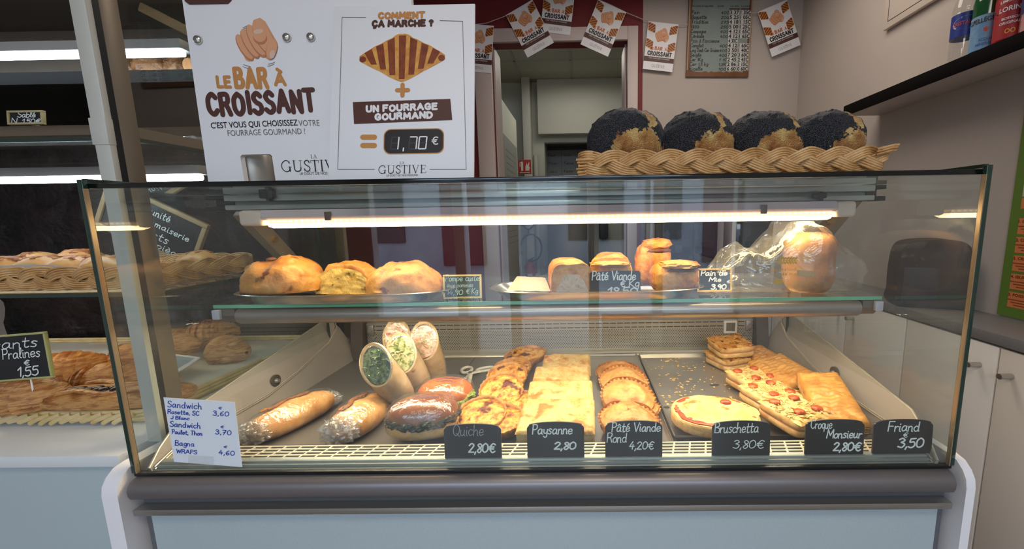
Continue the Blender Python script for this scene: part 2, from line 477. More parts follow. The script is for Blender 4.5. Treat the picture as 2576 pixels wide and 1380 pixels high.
def serif(b, text, x, z, h, width, off=.0006):
    adv = []; t = 0
    for ch in text:
        adv.append(t); t += max(float(q.split(',')[0]) for st, _ in SERIF[ch] for q in st.split()) + .1
    k = width / (t - .1)
    for ch, a in zip(text, adv):
        for st, w_ in SERIF[ch]:
            p = [tuple(map(float, q.split(','))) for q in st.split()]
            q = []
            for i in range(len(p) - 1):
                p0, p1, p2, p3 = p[max(i - 1, 0)], p[i], p[i + 1], p[min(i + 2, len(p) - 1)]
                for m in range(4 if len(p) > 2 else 1):
                    s = m / 4
                    q.append(tuple(.5 * (2 * p1[j] + (p2[j] - p0[j]) * s + (2 * p0[j] - 5 * p1[j] + 4 * p2[j] - p3[j]) * s * s + (3 * p1[j] - p0[j] - 3 * p2[j] + p3[j]) * s ** 3) for j in (0, 1)))
            q.append(p[-1])
            b.ribbon([(x - width / 2 + (a + u) * k, z + v * h) for u, v in q], w_ * h, off)


# ---------------------------------------------------------------- shared materials
G_CASE = glassmat('clear_case_glass', (.965, .985, .975), .05)
G_SHELF = glassmat('shelf_glass', (.93, .97, .95), .06)
G_EDGE = mat('green_glass_edge', (22, 52, 42), .12, spec=.8)
G_EDGE2 = mat('bright_green_glass_edge', (120, 190, 150), .15, spec=.8)
FILM = glassmat('cling_film', (1, 1, 1), .10, .14, 1, (46, 1.0), .02, (240, 238, 235))
FILMC = glassmat('crumpled_film', (1, 1, 1), .14, .16, 1, (70, 1.0), .16, (244, 242, 238))
BAGM = glassmat('clear_bag_plastic', (1, 1, 1), .10, .09, 1, (24, 1.0), .07, (250, 248, 240))
BLACK = mat('black_rubber', (14, 15, 15), .4)
ALU = mat('brushed_aluminium', (176, 172, 166), .33, .85, bump=(60, .03), aniso=(1, 30, 30))
ALUD = mat('dark_anodised_metal', (122, 118, 116), .38, .75)
STEEL = mat('stainless_steel', (186, 180, 172), .28, .9)
STEELG = mat('grey_coated_steel', (168, 160, 152), .38, .35)
DECK = mat('steel_deck', (138, 132, 126), .4, .55, var=(3, (126, 120, 114)))
WHITE = mat('white_lacquer', (240, 236, 238), .35)
LAMI = mat('grey_white_laminate', (178, 189, 192), .5, var=(400, (171, 183, 186)))
CARD = mat('white_card', (240, 240, 243), .55)
SLATE = mat('black_slate_board', (24, 26, 30), .45, var=(60, (30, 32, 36)))
CHALK = mat('white_chalk_ink', (232, 236, 232), .7)
GREYCHALK = mat('grey_chalk_ink', (150, 158, 160), .7)
WOOD = mat('pale_wood', (164, 138, 102), .55, var=(18, (160, 128, 84)), aniso=(1, 1, 8))
TAN = mat('tan_print', (202, 140, 76), .5)
BROWN = mat('dark_brown_print', (84, 46, 36), .5)
INKK = mat('black_print', (36, 30, 30), .5)
WICK = crust('wicker', [(176, 128, 74), (206, 160, 104), (224, 184, 130)], 26, .25, .5, 300)
WICKP = crust('pale_wicker', [(196, 166, 108), (216, 190, 134), (226, 204, 156)], 26, .25, .5, 300)
PAPER = mat('baking_paper', (214, 210, 202), .7, bump=(30, .25, .004))

# ================================================================ SETTING
WALLW = mat('warm_white_wall_paint', (190, 180, 172), .75, var=(2.5, (184, 174, 166)), bump=(160, .06))
WALLR = mat('dark_red_wall_paint', (112, 24, 30), .6, bump=(120, .05))
FRAMEP = mat('pale_door_frame_paint', (198, 184, 180), .5)
BACKW = mat('back_room_paint', (186, 182, 166), .7)


def slab(name, boxes, m, bev=0):
    b = B()
    for q in boxes: b.bb(*q, bev)
    return struct(b.obj(name, m))


slab('floor', [(-2.6, 1.5, -3.1, 5.2, -.06, 0)], mat('beige_floor_tile', (150, 140, 128), .35, var=(3, (138, 128, 118))))
slab('ceiling', [(-2.6, 1.6, -3.1, 2.22, 2.72, 2.8)], mat('ceiling_paint', (205, 200, 192), .8))
slab('wall_left', [(-2.7, -2.6, -3.1, 2.22, 0, 2.8)], WALLW)
slab('wall_right', [(1.5, 1.6, -3.1, 2.25, 0, 2.8)], WALLW)
DX0, DX1, DZ = -.585, .335, 2.44
b = B()                                       # back wall: white right of the doorway, dark red around and left of it
b.bb(.44, 1.5, 2.15, 2.25, 0, 2.8)
b.mi = 1
b.bb(-2.6, DX0, 2.15, 2.25, 0, 2.8); b.bb(DX0, DX1, 2.15, 2.25, DZ, 2.8); b.bb(DX1, .44, 2.15, 2.25, 0, 2.8)
struct(b.obj('wall_back', [WALLW, WALLR]))
b = B()                                       # doorway lining
b.bb(-.70, DX0, 2.125, 2.26, 0, DZ + .085, .004); b.bb(DX1, .405, 2.125, 2.26, 0, DZ + .085, .004); b.bb(DX0, DX1, 2.125, 2.26, DZ, DZ + .085, .004)
b.bb(DX0 - .005, DX0 + .012, 2.2, 2.4, 0, DZ); b.bb(DX1 - .012, DX1 + .005, 2.2, 2.4, 0, DZ)
struct(b.obj('door_1', FRAMEP))
# back room
slab('wall_back_room_left', [(-1.3, -1.22, 2.25, 4.5, 0, 2.95)], BACKW)
slab('wall_back_room_right', [(.9, 1.0, 2.25, 4.5, 0, 2.95)], BACKW)
b = B()
b.bb(-1.3, -.44, 4.5, 4.6, 0, 2.95); b.bb(-.44, .9, 4.5, 4.6, 2.22, 2.95); b.bb(.26, .9, 4.5, 4.6, 0, 2.22)
b.bb(-.44, .9, 5.3, 5.4, 0, 2.95); b.bb(-.54, -.44, 4.6, 5.4, 0, 2.95); b.bb(.72, .82, 4.6, 5.4, 0, 2.95)
b.bb(-.50, .72, 4.38, 4.5, 2.30, 2.94)
struct(b.obj('wall_back_room_far', BACKW))
b = B()
b.bb(-1.3, 1.0, 2.25, 5.4, 2.94, 3.0)
b.mi = 1
for x in (-.68, -.08, .52): b.bb(x - .012, x + .012, 2.25, 4.4, 2.932, 2.945)
for y in (2.6, 3.2, 3.8, 4.35): b.bb(-1.2, .9, y - .012, y + .012, 2.932, 2.945)
struct(b.obj('ceiling_back_room', [mat('ceiling_tile', (176, 172, 158), .85, bump=(200, .3)), mat('ceiling_grid', (160, 156, 144), .6)]))
b = B()
b.bb(-.68, -.585, 4.3, 4.5, .0, 2.94, .005)
b.cyl((-.545, 4.42, 0), (-.545, 4.42, 2.05), .03)
struct(b.obj('trim_pipe_casing', BACKW))

# shop front behind the camera: white mullions round open glazing, street beyond (seen only as reflections)
b = B()
b.bb(-2.6, -1.95, -3.1, -3.0, 0, 2.8); b.bb(1.45, 1.6, -3.1, -3.0, 0, 2.8); b.bb(-2.6, 1.6, -3.1, -3.0, 2.6, 2.8); b.bb(-1.95, -1.0, -3.1, -3.0, 0, .35); b.bb(.2, 1.5, -3.1, -3.0, 0, .35)
struct(b.obj('wall_front', WALLW))
for i, x in enumerate((-1.12, -.62, .12, .72)):
    slab('trim_%d' % (i + 1), [(x - .05, x + .05, -3.12, -2.96, 0, 2.6)], WHITE, .006)
slab('street_pavement', [(-14, 14, -9.4, -3.12, -.1, -.02)], mat('grey_pavement', (150, 148, 150), .9, var=(30, (130, 130, 134))))
FAC = mat('grey_rendered_facade', (150, 152, 160), .8, var=(2, (132, 134, 144)))
b = B()
b.bb(-14, 14, -9.8, -9.4, -.1, 3.6)
b.mi = 1
for x, w_ in ((-2.95, 1.1), (3.6, 1.0)): b.bb(x - w_ / 2, x + w_ / 2, -9.42, -9.36, .1, 2.3)
b.mi = 2
for x, w_ in ((-6.6, 1.3), (-4.9, .9), (.4, 1.4), (2.1, .9), (6.5, 1.6)): b.bb(x - w_ / 2, x + w_ / 2, -9.42, -9.36, .7, 2.6)
struct(b.obj('wall_street', [FAC, mat('maroon_door_paint', (74, 30, 36), .5), mat('dark_shop_window', (22, 24, 30), .2)]))

# ================================================================ DISPLAY CASE
XL, XR = -.89, .717
case = thing('refrigerated_display_case', 'long glass refrigerated bakery counter with grey front panel and metal bumper rail', 'display case', (0, 0, 0))
b = B(); b.bb(-.872, .70, -.004, .03, .08, .7, .002); b.obj('front_panel', LAMI, case)
b = B(); b.bb(-.885, .71, -.022, .03, .703, .716, .0015); b.obj('trim_bar', ALU, case)
b = B(); b.bb(-.885, .712, .0, .03, .08, .776); b.obj('front_frame', mat('dark_grey_frame', (96, 96, 98), .5), case)
b = B()
prof = [(.004, .776)] + [(-.028 + .022 * math.cos(a) * 1.0 - .0, .753 + .022 * math.sin(a)) for a in [R(60 + 18 * i) for i in range(14)]] + [(.004, .731)]
prof = [(.006, .777), (-.006, .7765), (-.017, .773), (-.0235, .766), (-.026, .757), (-.0255, .747), (-.022, .739), (-.014, .733), (.006, .7305)]
b.prism(prof, -.884, .708); o = b.obj('bumper_rail', mat('satin_bumper_metal', (128, 122, 122), .38, .6), case, 60)
b = B(); b.bb(-.888, .714, -.006, .004, .777, .784, .001);  b.obj('glass_gasket', BLACK, case)
b = B()
b.strip([(.0015, .777), (.0015, .7835), (.004, .7855), (.0055, .7835), (.0075, .7835), (.0085, .7895), (.011, .7905), (.013, .7895), (.0145, .7935), (.018, .795), (.026, .795), (.028, .786), (.028, .76)], -.862, .69)
b.bb(-.862, .69, .0015, .028, .755, .777)
b.obj('inner_channel', mat('greenish_grey_extrusion', (140, 146, 142), .42, .5), case, 25)
for s, x0, x1 in ((-1, -.924, -.893), (1, .719, .736)):
    b = B()
    b.prism([(-.03, .08), (-.034, .1), (-.034, .755), (-.031, .772), (-.022, .786), (-.008, .797), (.01, .80), (.74, .80), (.74, .08)], x0, x1)
    b.obj('end_panel', WHITE, case, 40)
    b = B()
    xi = -.85 if s < 0 else .678
    lean = lambda z: xi + s * .3 * (z - .757)
    out = [(.0, .757), (.0, .79), (.03, .815), (.09, .85), (.60, .922), (.64, .924), (.67, .905), (.69, .88), (.74, .757)]
    n = len(out)
    b.add([(lean(z), y, z) for y, z in out] + [(lean(z) + s * .006, y, z) for y, z in out], [(i, (i + 1) % n, n + (i + 1) % n, n + i) for i in range(n)] + [tuple(range(n - 1, -1, -1)), tuple(range(n, 2 * n))])
    sw = b.obj('side_wall', STEELG, case, 25)
    b = B()
    for dz in (0, .005):
        b.tube([(lean(z) - s * .003, y, z + dz) for y, z in ((.004, .786), (.05, .799), (.3, .80), (.42, .815), (.6, .852), (.665, .885), (.675, .905))], .0015, 6)
    b.tube([(lean(z) + s * .003, y, z) for y, z in out[1:-1]], .0024, 6)
    b.obj('edge_bead', mat('bright_bead_metal', (214, 204, 184), .3, .6), sw)
    xi = lean(.83)
    b = B(); kp = at(690, 957, X=xi) if s < 0 else at(2102, 937, X=xi)
    b.cyl((xi, kp.y, kp.z), (xi - s * .006, kp.y, kp.z), .017); b.mi = 1; b.cyl((xi - s * .005, kp.y, kp.z), (xi - s * .013, kp.y, kp.z), .007, .005)
    b.obj('knob', [mat('dark_knob', (66, 58, 54), .4), ALU], case, 30)
# deck, grille, perforated back
b = B(); b.bb(-.85, .678, .03, .745, .74, .757); b.mi = 1
for x in (-.40, -.02, .23): b.bb(x - .0012, x + .0012, .09, .74, .7562, .7571)
b.obj('deck', [DECK, mat('deck_seam', (70, 66, 62), .6)], case)
b = B(); GZ = .789
GY0, GY1 = .032, .076
for i in range(5):
    y = GY0 + (GY1 - GY0) * i / 4
    b.bb(-.86, .688, y - .0022, y + .0022, GZ - .003, GZ)
n = 46
for i in range(n + 1):
    x = -.858 + 1.544 * i / n
    b.add([(x - .002 + q, y, z) for z in (GZ - .003, GZ - .0002) for y, q in ((GY0, 0), (GY1, .014), (GY1, .018), (GY0, .004))], [(3, 2, 1, 0), (4, 5, 6, 7), (0, 1, 5, 4), (1, 2, 6, 5), (2, 3, 7, 6), (3, 0, 4, 7)])
b.obj('air_grille', mat('cream_grille_metal', (206, 196, 176), .4, .3), case)
b = B(); b.bb(-.862, .69, .029, GY1 + .004, .758, .776); b.bb(-.862, .69, GY1 + .002, GY1 + .004, .757, .789); b.obj('grille_well', BLACK, case)
pm = mat('perforated_back_metal', (178, 172, 162), .4, .4)
nt = pm.node_tree; N = nt.nodes; L = nt.links; bs = N['Principled BSDF']
tc = N.new('ShaderNodeTexCoord'); sx = N.new('ShaderNodeSeparateXYZ'); L.new(tc.outputs['Object'], sx.inputs[0])


def mnode(op, a, c=None):
    q = N.new('ShaderNodeMath'); q.operation = op
    for i, v in enumerate((a, c)):
        if v is None: continue
        if isinstance(v, (int, float)): q.inputs[i].default_value = v
        else: L.new(v, q.inputs[i])
    return q.outputs[0]


rowi = mnode('FLOOR', mnode('DIVIDE', sx.outputs['Z'], .0056))
xo = mnode('ADD', mnode('DIVIDE', sx.outputs['X'], .0088), mnode('MULTIPLY', rowi, .5))
dx = mnode('MULTIPLY', mnode('SUBTRACT', mnode('FRACT', xo), .5), .0088)
dz = mnode('MULTIPLY', mnode('SUBTRACT', mnode('FRACT', mnode('DIVIDE', sx.outputs['Z'], .0056)), .5), .0056)
rr = mnode('ADD', mnode('POWER', mnode('ABSOLUTE', dx), 2), mnode('POWER', mnode('ABSOLUTE', dz), 2))
hole = mnode('LESS_THAN', rr, .00175 ** 2)
inz = mnode('MULTIPLY', mnode('GREATER_THAN', sx.outputs['Z'], .7775), mnode('LESS_THAN', sx.outputs['Z'], .852))
hole = mnode('MULTIPLY', hole, inz)
for z0 in (.8585, .8745):     # the two rows of long slots
    sl = mnode('MULTIPLY', mnode('LESS_THAN', mnode('ABSOLUTE', mnode('SUBTRACT', sx.outputs['Z'], z0)), .0016),
               mnode('LESS_THAN', mnode('FRACT', mnode('DIVIDE', sx.outputs['X'], .0268)), .86))
    hole = mnode('MAXIMUM', hole, sl)
mx = N.new('ShaderNodeMix'); mx.data_type = 'RGBA'; mx.inputs[6].default_value = lin((178, 172, 162)); mx.inputs[7].default_value = lin((34, 30, 28))
L.new(hole, mx.inputs[0]); L.new(mx.outputs[2], bs.inputs['Base Color'])
mz = mnode('MULTIPLY', mnode('SUBTRACT', 1.0, hole), .4); L.new(mz, bs.inputs['Metallic'])
b = B(); b.bb(-.815, .645, .735, .745, .772, .885); b.obj('perforated_panel', pm, case)
b = B(); b.strip([(.735, .772), (.718, .768), (.712, .760), (.71, .757)], -.82, .65); b.obj('back_lip', mat('pale_lip_metal', (206, 200, 188), .3, .6), case)
b = B(); b.bb(-.86, .69, .745, .78, .70, .95); b.obj('back_housing', STEELG, case)
for x, s in ((-.838, 1), (.668, -1)):
    b = B(); b.prism([(.69, .757), (.745, .757), (.745, .93), (.72, .93)], x - .022, x + .022); b.obj('corner_post', mat('brown_grey_post', (92, 84, 80), .45, .4), case)
    b = B(); q = x + s * .04
    b.bb(q - .012, q + .012, .727, .737, .84, .88, .002); b.cyl((q, .722, .86), (q, .737, .86), .008); b.cyl((q + s * .012, .722, .832), (q + s * .012, .737, .832), .006)
    b.obj('latch_bracket', ALU, case)
b = B(); x = at(1836, 845, Y=.733).x
b.bb(x - .024, x + .024, .729, .735, .832, .88); b.mi = 1; b.bb(x - .016, x + .016, .7275, .729, .84, .872)
b.obj('thermometer', [WHITE, mat('grey_display', (120, 116, 108), .3)], case)
# glass shelf and its front profile
b = B(); b.bb(-.875, .705, .2, .60, 1.069, 1.077); sh = b.obj('glass_shelf', G_SHELF, case)
b = B(); b.bb(-.875, .705, .1975, .2, 1.069, 1.077); b.obj('glass_edge', G_EDGE2, sh)
b = B()
b.prism([(.202, 1.066), (.196, 1.064), (.190, 1.056), (.189, 1.046), (.194, 1.036), (.204, 1.029), (.225, 1.027), (.235, 1.034), (.23, 1.066)], -.82, .655)
b.obj('shelf_profile', mat('shelf_profile_metal', (168, 158, 150), .32, .75), case, 60)
b = B(); b.prism([(.208, 1.0286), (.209, 1.0277), (.225, 1.0246), (.236, 1.0238), (.236, 1.0286)], -.81, .645); o = b.obj('light_strip', mat('lit_warm_strip', (255, 238, 206), .4, emit=((255, 234, 202), 52)), case)
for x0, x1, s in ((-.875, -.82, -1), (.655, .705, 1)):
    b = B()
    b.prism([(.20, 1.066), (.2, 1.05), (.22, 1.03), (.46, .99), (.46, 1.066)], x0 + .008 * (s > 0), x1 - .008 * (s < 0))
    b.obj('shelf_bracket', mat('bracket_grey', (120, 112, 104), .45, .4), case)
    b = B(); q = x0 if s < 0 else x1
    b.bb(q - .018 * (s > 0), q + .018 * (s < 0), .19, .2, 1.043, 1.066, .002); b.obj('shelf_end_cap', mat('pale_grey_cap', (196, 196, 204), .4), case)
# top glass, rail, lamp, struts
b = B(); b.bb(XL + .004, XR - .004, .008, .255, 1.335, 1.343); tg = b.obj('top_glass', G_SHELF, case)
b = B(); b.bb(XL, XR, .000, .008, 1.334, 1.3435, .001); b.obj('front_edge', mat('black_glass_edge', (10, 16, 15), .12), tg)
b = B()
b.bb(-.83, .68, .215, .262, 1.3195, 1.3335, .002); b.bb(-.83, .68, .240, .262, 1.30, 1.3195, .001); b.bb(-.83, .68, .215, .262, 1.2995, 1.311, .002)
b.obj('top_rail', mat('rail_metal', (186, 194, 190), .3, .5), case)
for x0, x1 in ((-.885, -.826), (.675, .733)):
    b = B(); b.bb(max(x0, -.884), min(x1, .712), .225, .27, 1.325, 1.334, .001); b.bb(max(x0, -.884), min(x1, .712), .225, .27, 1.298, 1.309, .001); b.bb(max(x0, -.87), min(x1, .70), .238, .262, 1.309, 1.325, .001)
    b.obj('rail_end_cap', BLACK, case)
for px in (680, 2062):
    b = B(); q = at(px, 492, Y=.21)
    b.bb(q.x - .02, q.x + .012, .2, .214, q.z - .006, q.z + .006, .003); b.bb(q.x - .004, q.x + .004, .2, .214, q.z - .012, q.z + .009, .002); b.obj('rail_clamp', BLACK, case)
lamp = thing('tube_light', 'warm white tube light glowing under the top rail of the glass counter', 'lamp', (0, 0, 0))
HOUS = mat('lamp_housing', (222, 204, 206), .4)
b = B(); b.prism([(.202, 1.298), (.245, 1.298), (.245, 1.278), (.203, 1.275), (.197, 1.282)], -.735, .585); b.obj('housing', HOUS, lamp)
b = B(); b.prism([(.203, 1.2668), (.245, 1.2668), (.242, 1.262), (.222, 1.256), (.206, 1.260)], -.725, .577)
b.obj('diffuser', mat('lit_warm_diffuser', (255, 226, 160), .4, emit=((255, 224, 168), 21)), lamp, 60)
b = B(); b.prism([(.199, 1.275), (.245, 1.2765), (.245, 1.267), (.203, 1.267)], -.725, .577); b.obj('lens_strip', mat('softly_lit_lens', (255, 232, 200), .4, emit=((255, 214, 160), 1.5)), lamp, 60)
b = B()
for i in range(100):
    x = -.72 + 1.29 * i / 99; b.bb(x - .0018, x + .0018, .1985, .2015, 1.2705, 1.274)
o = b.obj('led_row', mat('lit_led_dots', (255, 236, 200), .4, emit=((255, 232, 190), 3.5)), lamp); o['kind'] = 'stuff'
for x0, x1 in ((-.79, -.735), (.585, .632)):
    b = B(); b.bb(x0, x1, .2, .248, 1.262, 1.298, .008, 3); b.obj('end_cap', mat('lamp_cap', (236, 214, 196), .4), lamp)
for px in (828, 1918):
    b = B(); q = at(px, 535, Y=.2); b.bb(q.x - .007, q.x + .007, .1915, .196, 1.272, 1.292, .001); b.obj('clip', mat('clip_brown', (110, 90, 80), .4), lamp)
for s in (-1, 1):
    b = B()
    x = -.845 if s < 0 else .672
    T = mat('strut_metal', (150, 138, 118), .4, .55)
    a0 = at(608, 528, X=x) if s < 0 else at(2148, 492, X=x); a1 = at(742, 670, X=x) if s < 0 else at(2045, 620, X=x); a1 = a0 + (a1 - a0) * 1.25; a0.x = a1.x = x
    d = (a1 - a0); n_ = Vector((0, d.z, -d.y)).normalized() * .02
    b.add([a0 - n_ + Vector((-.012, 0, 0)), a0 + n_ + Vector((-.012, 0, 0)), a1 + n_ + Vector((-.012, 0, 0)), a1 - n_ + Vector((-.012, 0, 0)),
           a0 - n_ + Vector((.012, 0, 0)), a0 + n_ + Vector((.012, 0, 0)), a1 + n_ + Vector((.012, 0, 0)), a1 - n_ + Vector((.012, 0, 0))],
          [(0, 1, 2, 3), (7, 6, 5, 4), (0, 4, 5, 1), (1, 5, 6, 2), (2, 6, 7, 3), (3, 7, 4, 0)])
    b.obj('strut', T, case, 30)
    b = B(); m = a0.lerp(a1, .38); b.cyl((x - s * .012, m.y, m.z), (x - s * .02, m.y, m.z), .008); b.obj('strut_screw', mat('brass_screw', (196, 164, 96), .3, .9), case)
# panes
b = B(); b.bb(XL + .009, XR - .009, -.006, .0, .784, 1.334); b.obj('front_pane', G_CASE, case)
for s, x in ((-1, XL), (1, XR)):
    xa, xb = (x, x + .008) if s < 0 else (x - .008, x)
    b = B(); b.bb(xa, xb, .002, .62, .798, 1.346); p = b.obj('side_pane', G_CASE, case)
    b = B(); b.bb(xa - .001, xb + .001, -.007, .002, .784, 1.35, .001); b.mi = 1
    q = xb - .0005 if s < 0 else xa - .0025
    q += .0006; b.bb(q, q + .0018, -.0075, .0, .784, 1.334); b.mi = 0
    b.bb(xa, xb, .0, .62, 1.346, 1.352); b.bb(xa, xb, .62, .624, .798, 1.35)
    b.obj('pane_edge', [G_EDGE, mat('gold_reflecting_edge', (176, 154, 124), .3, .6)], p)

# ================================================================ LEFT CABINET
cab = thing('glass_display_cabinet', 'tall glazed pastry cabinet on a grey counter at the left of the shop', 'display cabinet', (0, 0, 0))
CX = -.957
b = B(); b.bb(-2.3, CX - .012, .04, .86, 0, .772, .002); b.obj('base_panel', LAMI, cab)
b = B(); b.bb(-2.3, CX, .028, .86, .775, .80, .002); b.obj('worktop', mat('pale_grey_worktop', (222, 224, 224), .3), cab)
BR = mat('brown_grey_cabinet_lining', (150, 134, 118), .6, var=(5, (132, 118, 104)))
DK = mat('crumpled_black_cover', (12, 11, 12), .55, spec=.25, var=(7, (34, 22, 24), .1), bump=(7, 1, .05))
b = B()
def dk(u, v): return Vector((-2.3 + 1.36 * u, .80 + .02 * fbm((u * 4, v * 3, 0), 2.2), .81 + .67 * v))
b.grid(dk, 40, 26); b.obj('black_back_cover', DK, cab, 80)
b = B(); b.bb(-2.3, -.93, .84, .86, .80, 2.3); b.obj('back_panel', BR, cab)
b = B(); b.bb(-2.3, -.93, .2, .84, 1.86, 1.9); b.mi = 1; b.bb(-2.3, -.93, .58, .6, 1.72, 1.86); b.obj('canopy', [mat('canopy_grey', (116, 106, 96), .6), BR], cab)
PST = mat('satin_post_aluminium', (206, 206, 196), .42, .15)
pw = at(266, 461, Y=.085); pe = at(303, 461, Y=.085)
b = B(); b.bb(pw.x, pe.x, .078, .090, .8005, 2.2, .0015); b.bb(pw.x - .002, pe.x + .001, .076, .090, 1.425, 1.475, .001); b.obj('front_post', PST, cab)
b = B(); b.bb(pe.x - .004, pe.x - .001, .090, .102, .8005, 2.2); b.obj('post_gasket', BLACK, cab)
b = B(); b.bb(pe.x - .008, pe.x, .102, .136, .8005, 2.2, .001); b.obj('inner_post', mat('inner_post_metal', (134, 122, 106), .4, .5), cab)
b = B(); b.bb(pe.x - .006, pe.x - .001, .136, .84, .805, 1.86); b.obj('side_pane', G_CASE, cab)
# shelves: green-edged glass
for z, nm in ((at(150, 738, Y=.12).z, 'glass_shelf'), (at(120, 352, Y=.14).z, 'glass_shelf')):
    b = B(); b.bb(-2.3, pe.x - .006, .12, .55, z - .008, z); p = b.obj(nm, G_SHELF, cab)
    b = B(); b.bb(-2.3, pe.x - .006, .1175, .12, z - .008, z); b.bb(pe.x - .006, pe.x - .0035, .12, .55, z - .008, z); b.obj('glass_edge', G_EDGE, p)
SH1 = at(150, 738, Y=.12).z; SH2 = at(120, 352, Y=.14).z
q = at(390, 197, Y=.42)
b = B(); b.bb(-2.3, -.94, .36, .84, q.z - .03, q.z); b.obj('upper_shelf', mat('black_shelf', (9, 8, 8), .7, spec=.15), cab)
SH3 = q.z
b = B(); b.bb(-2.2, -1.25, .34, .36, SH1 - .02, SH1 - .0105); b.obj('light_strip', mat('added_fill_strip', (255, 244, 226), .4, emit=((255, 236, 208), 17)), cab)  # glowing strip added out of sight to brighten the croissants below
COOL = mat('lit_cool_tube', (230, 245, 255), .4, emit=((225, 242, 255), 20))
for py, lab in ((140, 'cool white tube light glowing under the canopy of the left cabinet'), (452, 'cool white tube light glowing above the braided bread basket in the left cabinet')):
    q = at(120, py, Y=.3)
    t = thing('tube_light', lab, 'lamp', (0, 0, 0), group='cool tube lights of the left cabinet')
    b = B(); b.cyl((-2.25, .3, q.z), (-.955, .3, q.z), .0085, n=12); b.obj('tube', COOL, t)
    b = B(); b.bb(-2.25, -.95, .29, .33, q.z + .008, q.z + .03, .002); b.obj('housing', mat('tube_housing', (170, 168, 164), .4), t)

# ================================================================ FOOD ON THE DECK
DZ0 = .7574
TRAYM = mat('aluminium_tray', (192, 186, 176), .34, .8, var=(8, (170, 164, 154)))


def tray(name, label, x0, x1, y0, y1, z, rz=0, h=.012):
    t = thing(name, label, 'tray', ((x0 + x1) / 2, (y0 + y1) / 2, z), (0, 0, rz))
    a, c = (x1 - x0) / 2, (y1 - y0) / 2
    b = B(); b.bb(-a, a, -c, c, 0, .0016); b.obj('tray_bed', TRAYM, t)
    b = B()
    e = .008
    P = [(-a, -c), (a, -c), (a, c), (-a, c)]; Q = [(-a - e, -c - e), (a + e, -c - e), (a + e, c + e), (-a - e, c + e)]
    for i in range(4):
        j = (i + 1) % 4
        b.add([(*P[i], .001), (*P[j], .001), (*Q[j], h), (*Q[i], h)], [(0, 1, 2, 3)])
    b.tube([(*p, h) for p in Q], .0025, 8, closed=True)
    b.obj('rim', TRAYM, t, 30)
    return t


tray('flat_tray', 'dull metal baking tray carrying the quiches, cheese slices and round pies', -.262, .196, .125, .70, DZ0 + .0006, 0, .006)
tray('shallow_tray', 'metal baking tray scattered with crumbs under the bruschetta and croque monsieurs', .218, .645, .135, .672, DZ0 + .0006, 0, .014)
TZ = DZ0 + .0025

PASTRY = crust('quiche_crust', [(146, 90, 40), (186, 128, 64), (212, 160, 92)], 40, .5, .55, 260)
FILL = crust('quiche_filling', [(98, 46, 20), (176, 100, 36), (222, 156, 64), (232, 184, 96), (150, 78, 32)], 46, 1.0, .34, 170, ((96, 42, 24), 22, .58), .005)


def make_quiche(label, loc, rot, r=.061, h=.028, group='small round quiches'):
    t = thing('quiche', label, 'quiche', loc, rot, group)
    b = B()
    fl = lambda q, i, a: Vector((q.x * (1 + .025 * math.cos(a * 26) * (i > 0)), q.y * (1 + .025 * math.cos(a * 26) * (i > 0)), q.z + .0012 * math.sin(a * 5) * (i > 0)))
    b.lathe([(.001, 0), (r * .78, 0), (r * .83, .003), (r * .96, h * .8), (r * 1.0, h), (r * .985, h + .002), (r * .92, h), (r * .9, h * .8)], 78, wob=fl, cap=False)
    b.obj('pastry_case', PASTRY, t, 60)
    b = B()

    def fn(u, v):
        a = 2 * math.pi * u; q = r * .95 * v
        p = Vector((q * math.cos(a), q * math.sin(a), 0))
        p.z = h * .80 + .005 * (1 - v * v) + .0055 * fbm((p.x + r * 3, p.y, h), 60) * (1 - v ** 4)
        return p
    b.grid(fn, 44, 16, wu=True)
    b.obj('filling', FILL, t, 80)
    return t


def quiche_at(px, py, Y, tilt=0, rz=0, roll=0):
    return at(px, py, Y=Y), (R(tilt), R(roll), R(rz))


qspec = [  # px, py of the top centre, Y, tilt towards the viewer, label
    (1313, 912, .60, 10, 'small browned quiche under the topmost quiche at the back of the leaning row'),
    (1330, 884, .615, 4, 'small dark baked quiche balanced topmost at the back of the quiche row'),
    (1290, 940, .50, 10, 'small quiche with a browned patch, third from the back of the row'),
    (1276, 967, .405, 18, 'small golden quiche in the middle of the leaning row, behind the most tilted one'),
    (1262, 1014, .305, 27, 'small red-brown quiche tipped most steeply towards the glass'),
    (1300, 1048, .26, 6, 'small dark-rimmed quiche lying underneath the steeply tipped quiche'),
    (1258, 1082, .175, 8, 'small quiche at the bottom of the front pair, partly behind the Quiche sign'),
    (1212, 1054, .185, 15, 'small quiche on top of the front pair, beside the black-filled bun'),
]
q0 = None
for i, (px, py, Y, ti, lab) in enumerate(qspec):
    p, ro = quiche_at(px, py, Y, ti, i * 41)
    T = Euler((R(ti), 0, 0)).to_matrix()
    p = p - T @ Vector((0, 0, .03))
    if p.z < TZ + .006 * 0: p.z = TZ
    # keep the lower rim on what is under it
    if i == 0: q0 = make_quiche(lab, p, (R(ti), 0, 0)); 0 and print('Q', i, tuple(round(v, 3) for v in p)); continue
    dup(q0, lab, p, Euler((R(ti), 0, 0)))
    0 and print('Q', i, tuple(round(v, 3) for v in p))

# paysanne slices: cream-topped rectangular slabs laid like shingles
CHEESE = crust('cream_cheese_topping', [(158, 84, 30), (204, 148, 74), (220, 180, 108), (226, 192, 126), (210, 160, 86), (172, 100, 40)], 16, .9, .45, 90, ((198, 116, 52), 15, .60), .007)
CRUMBB = crust('pale_bread_crumb', [(222, 176, 106), (236, 202, 138), (242, 216, 160)], 40, .6, .7, 300)


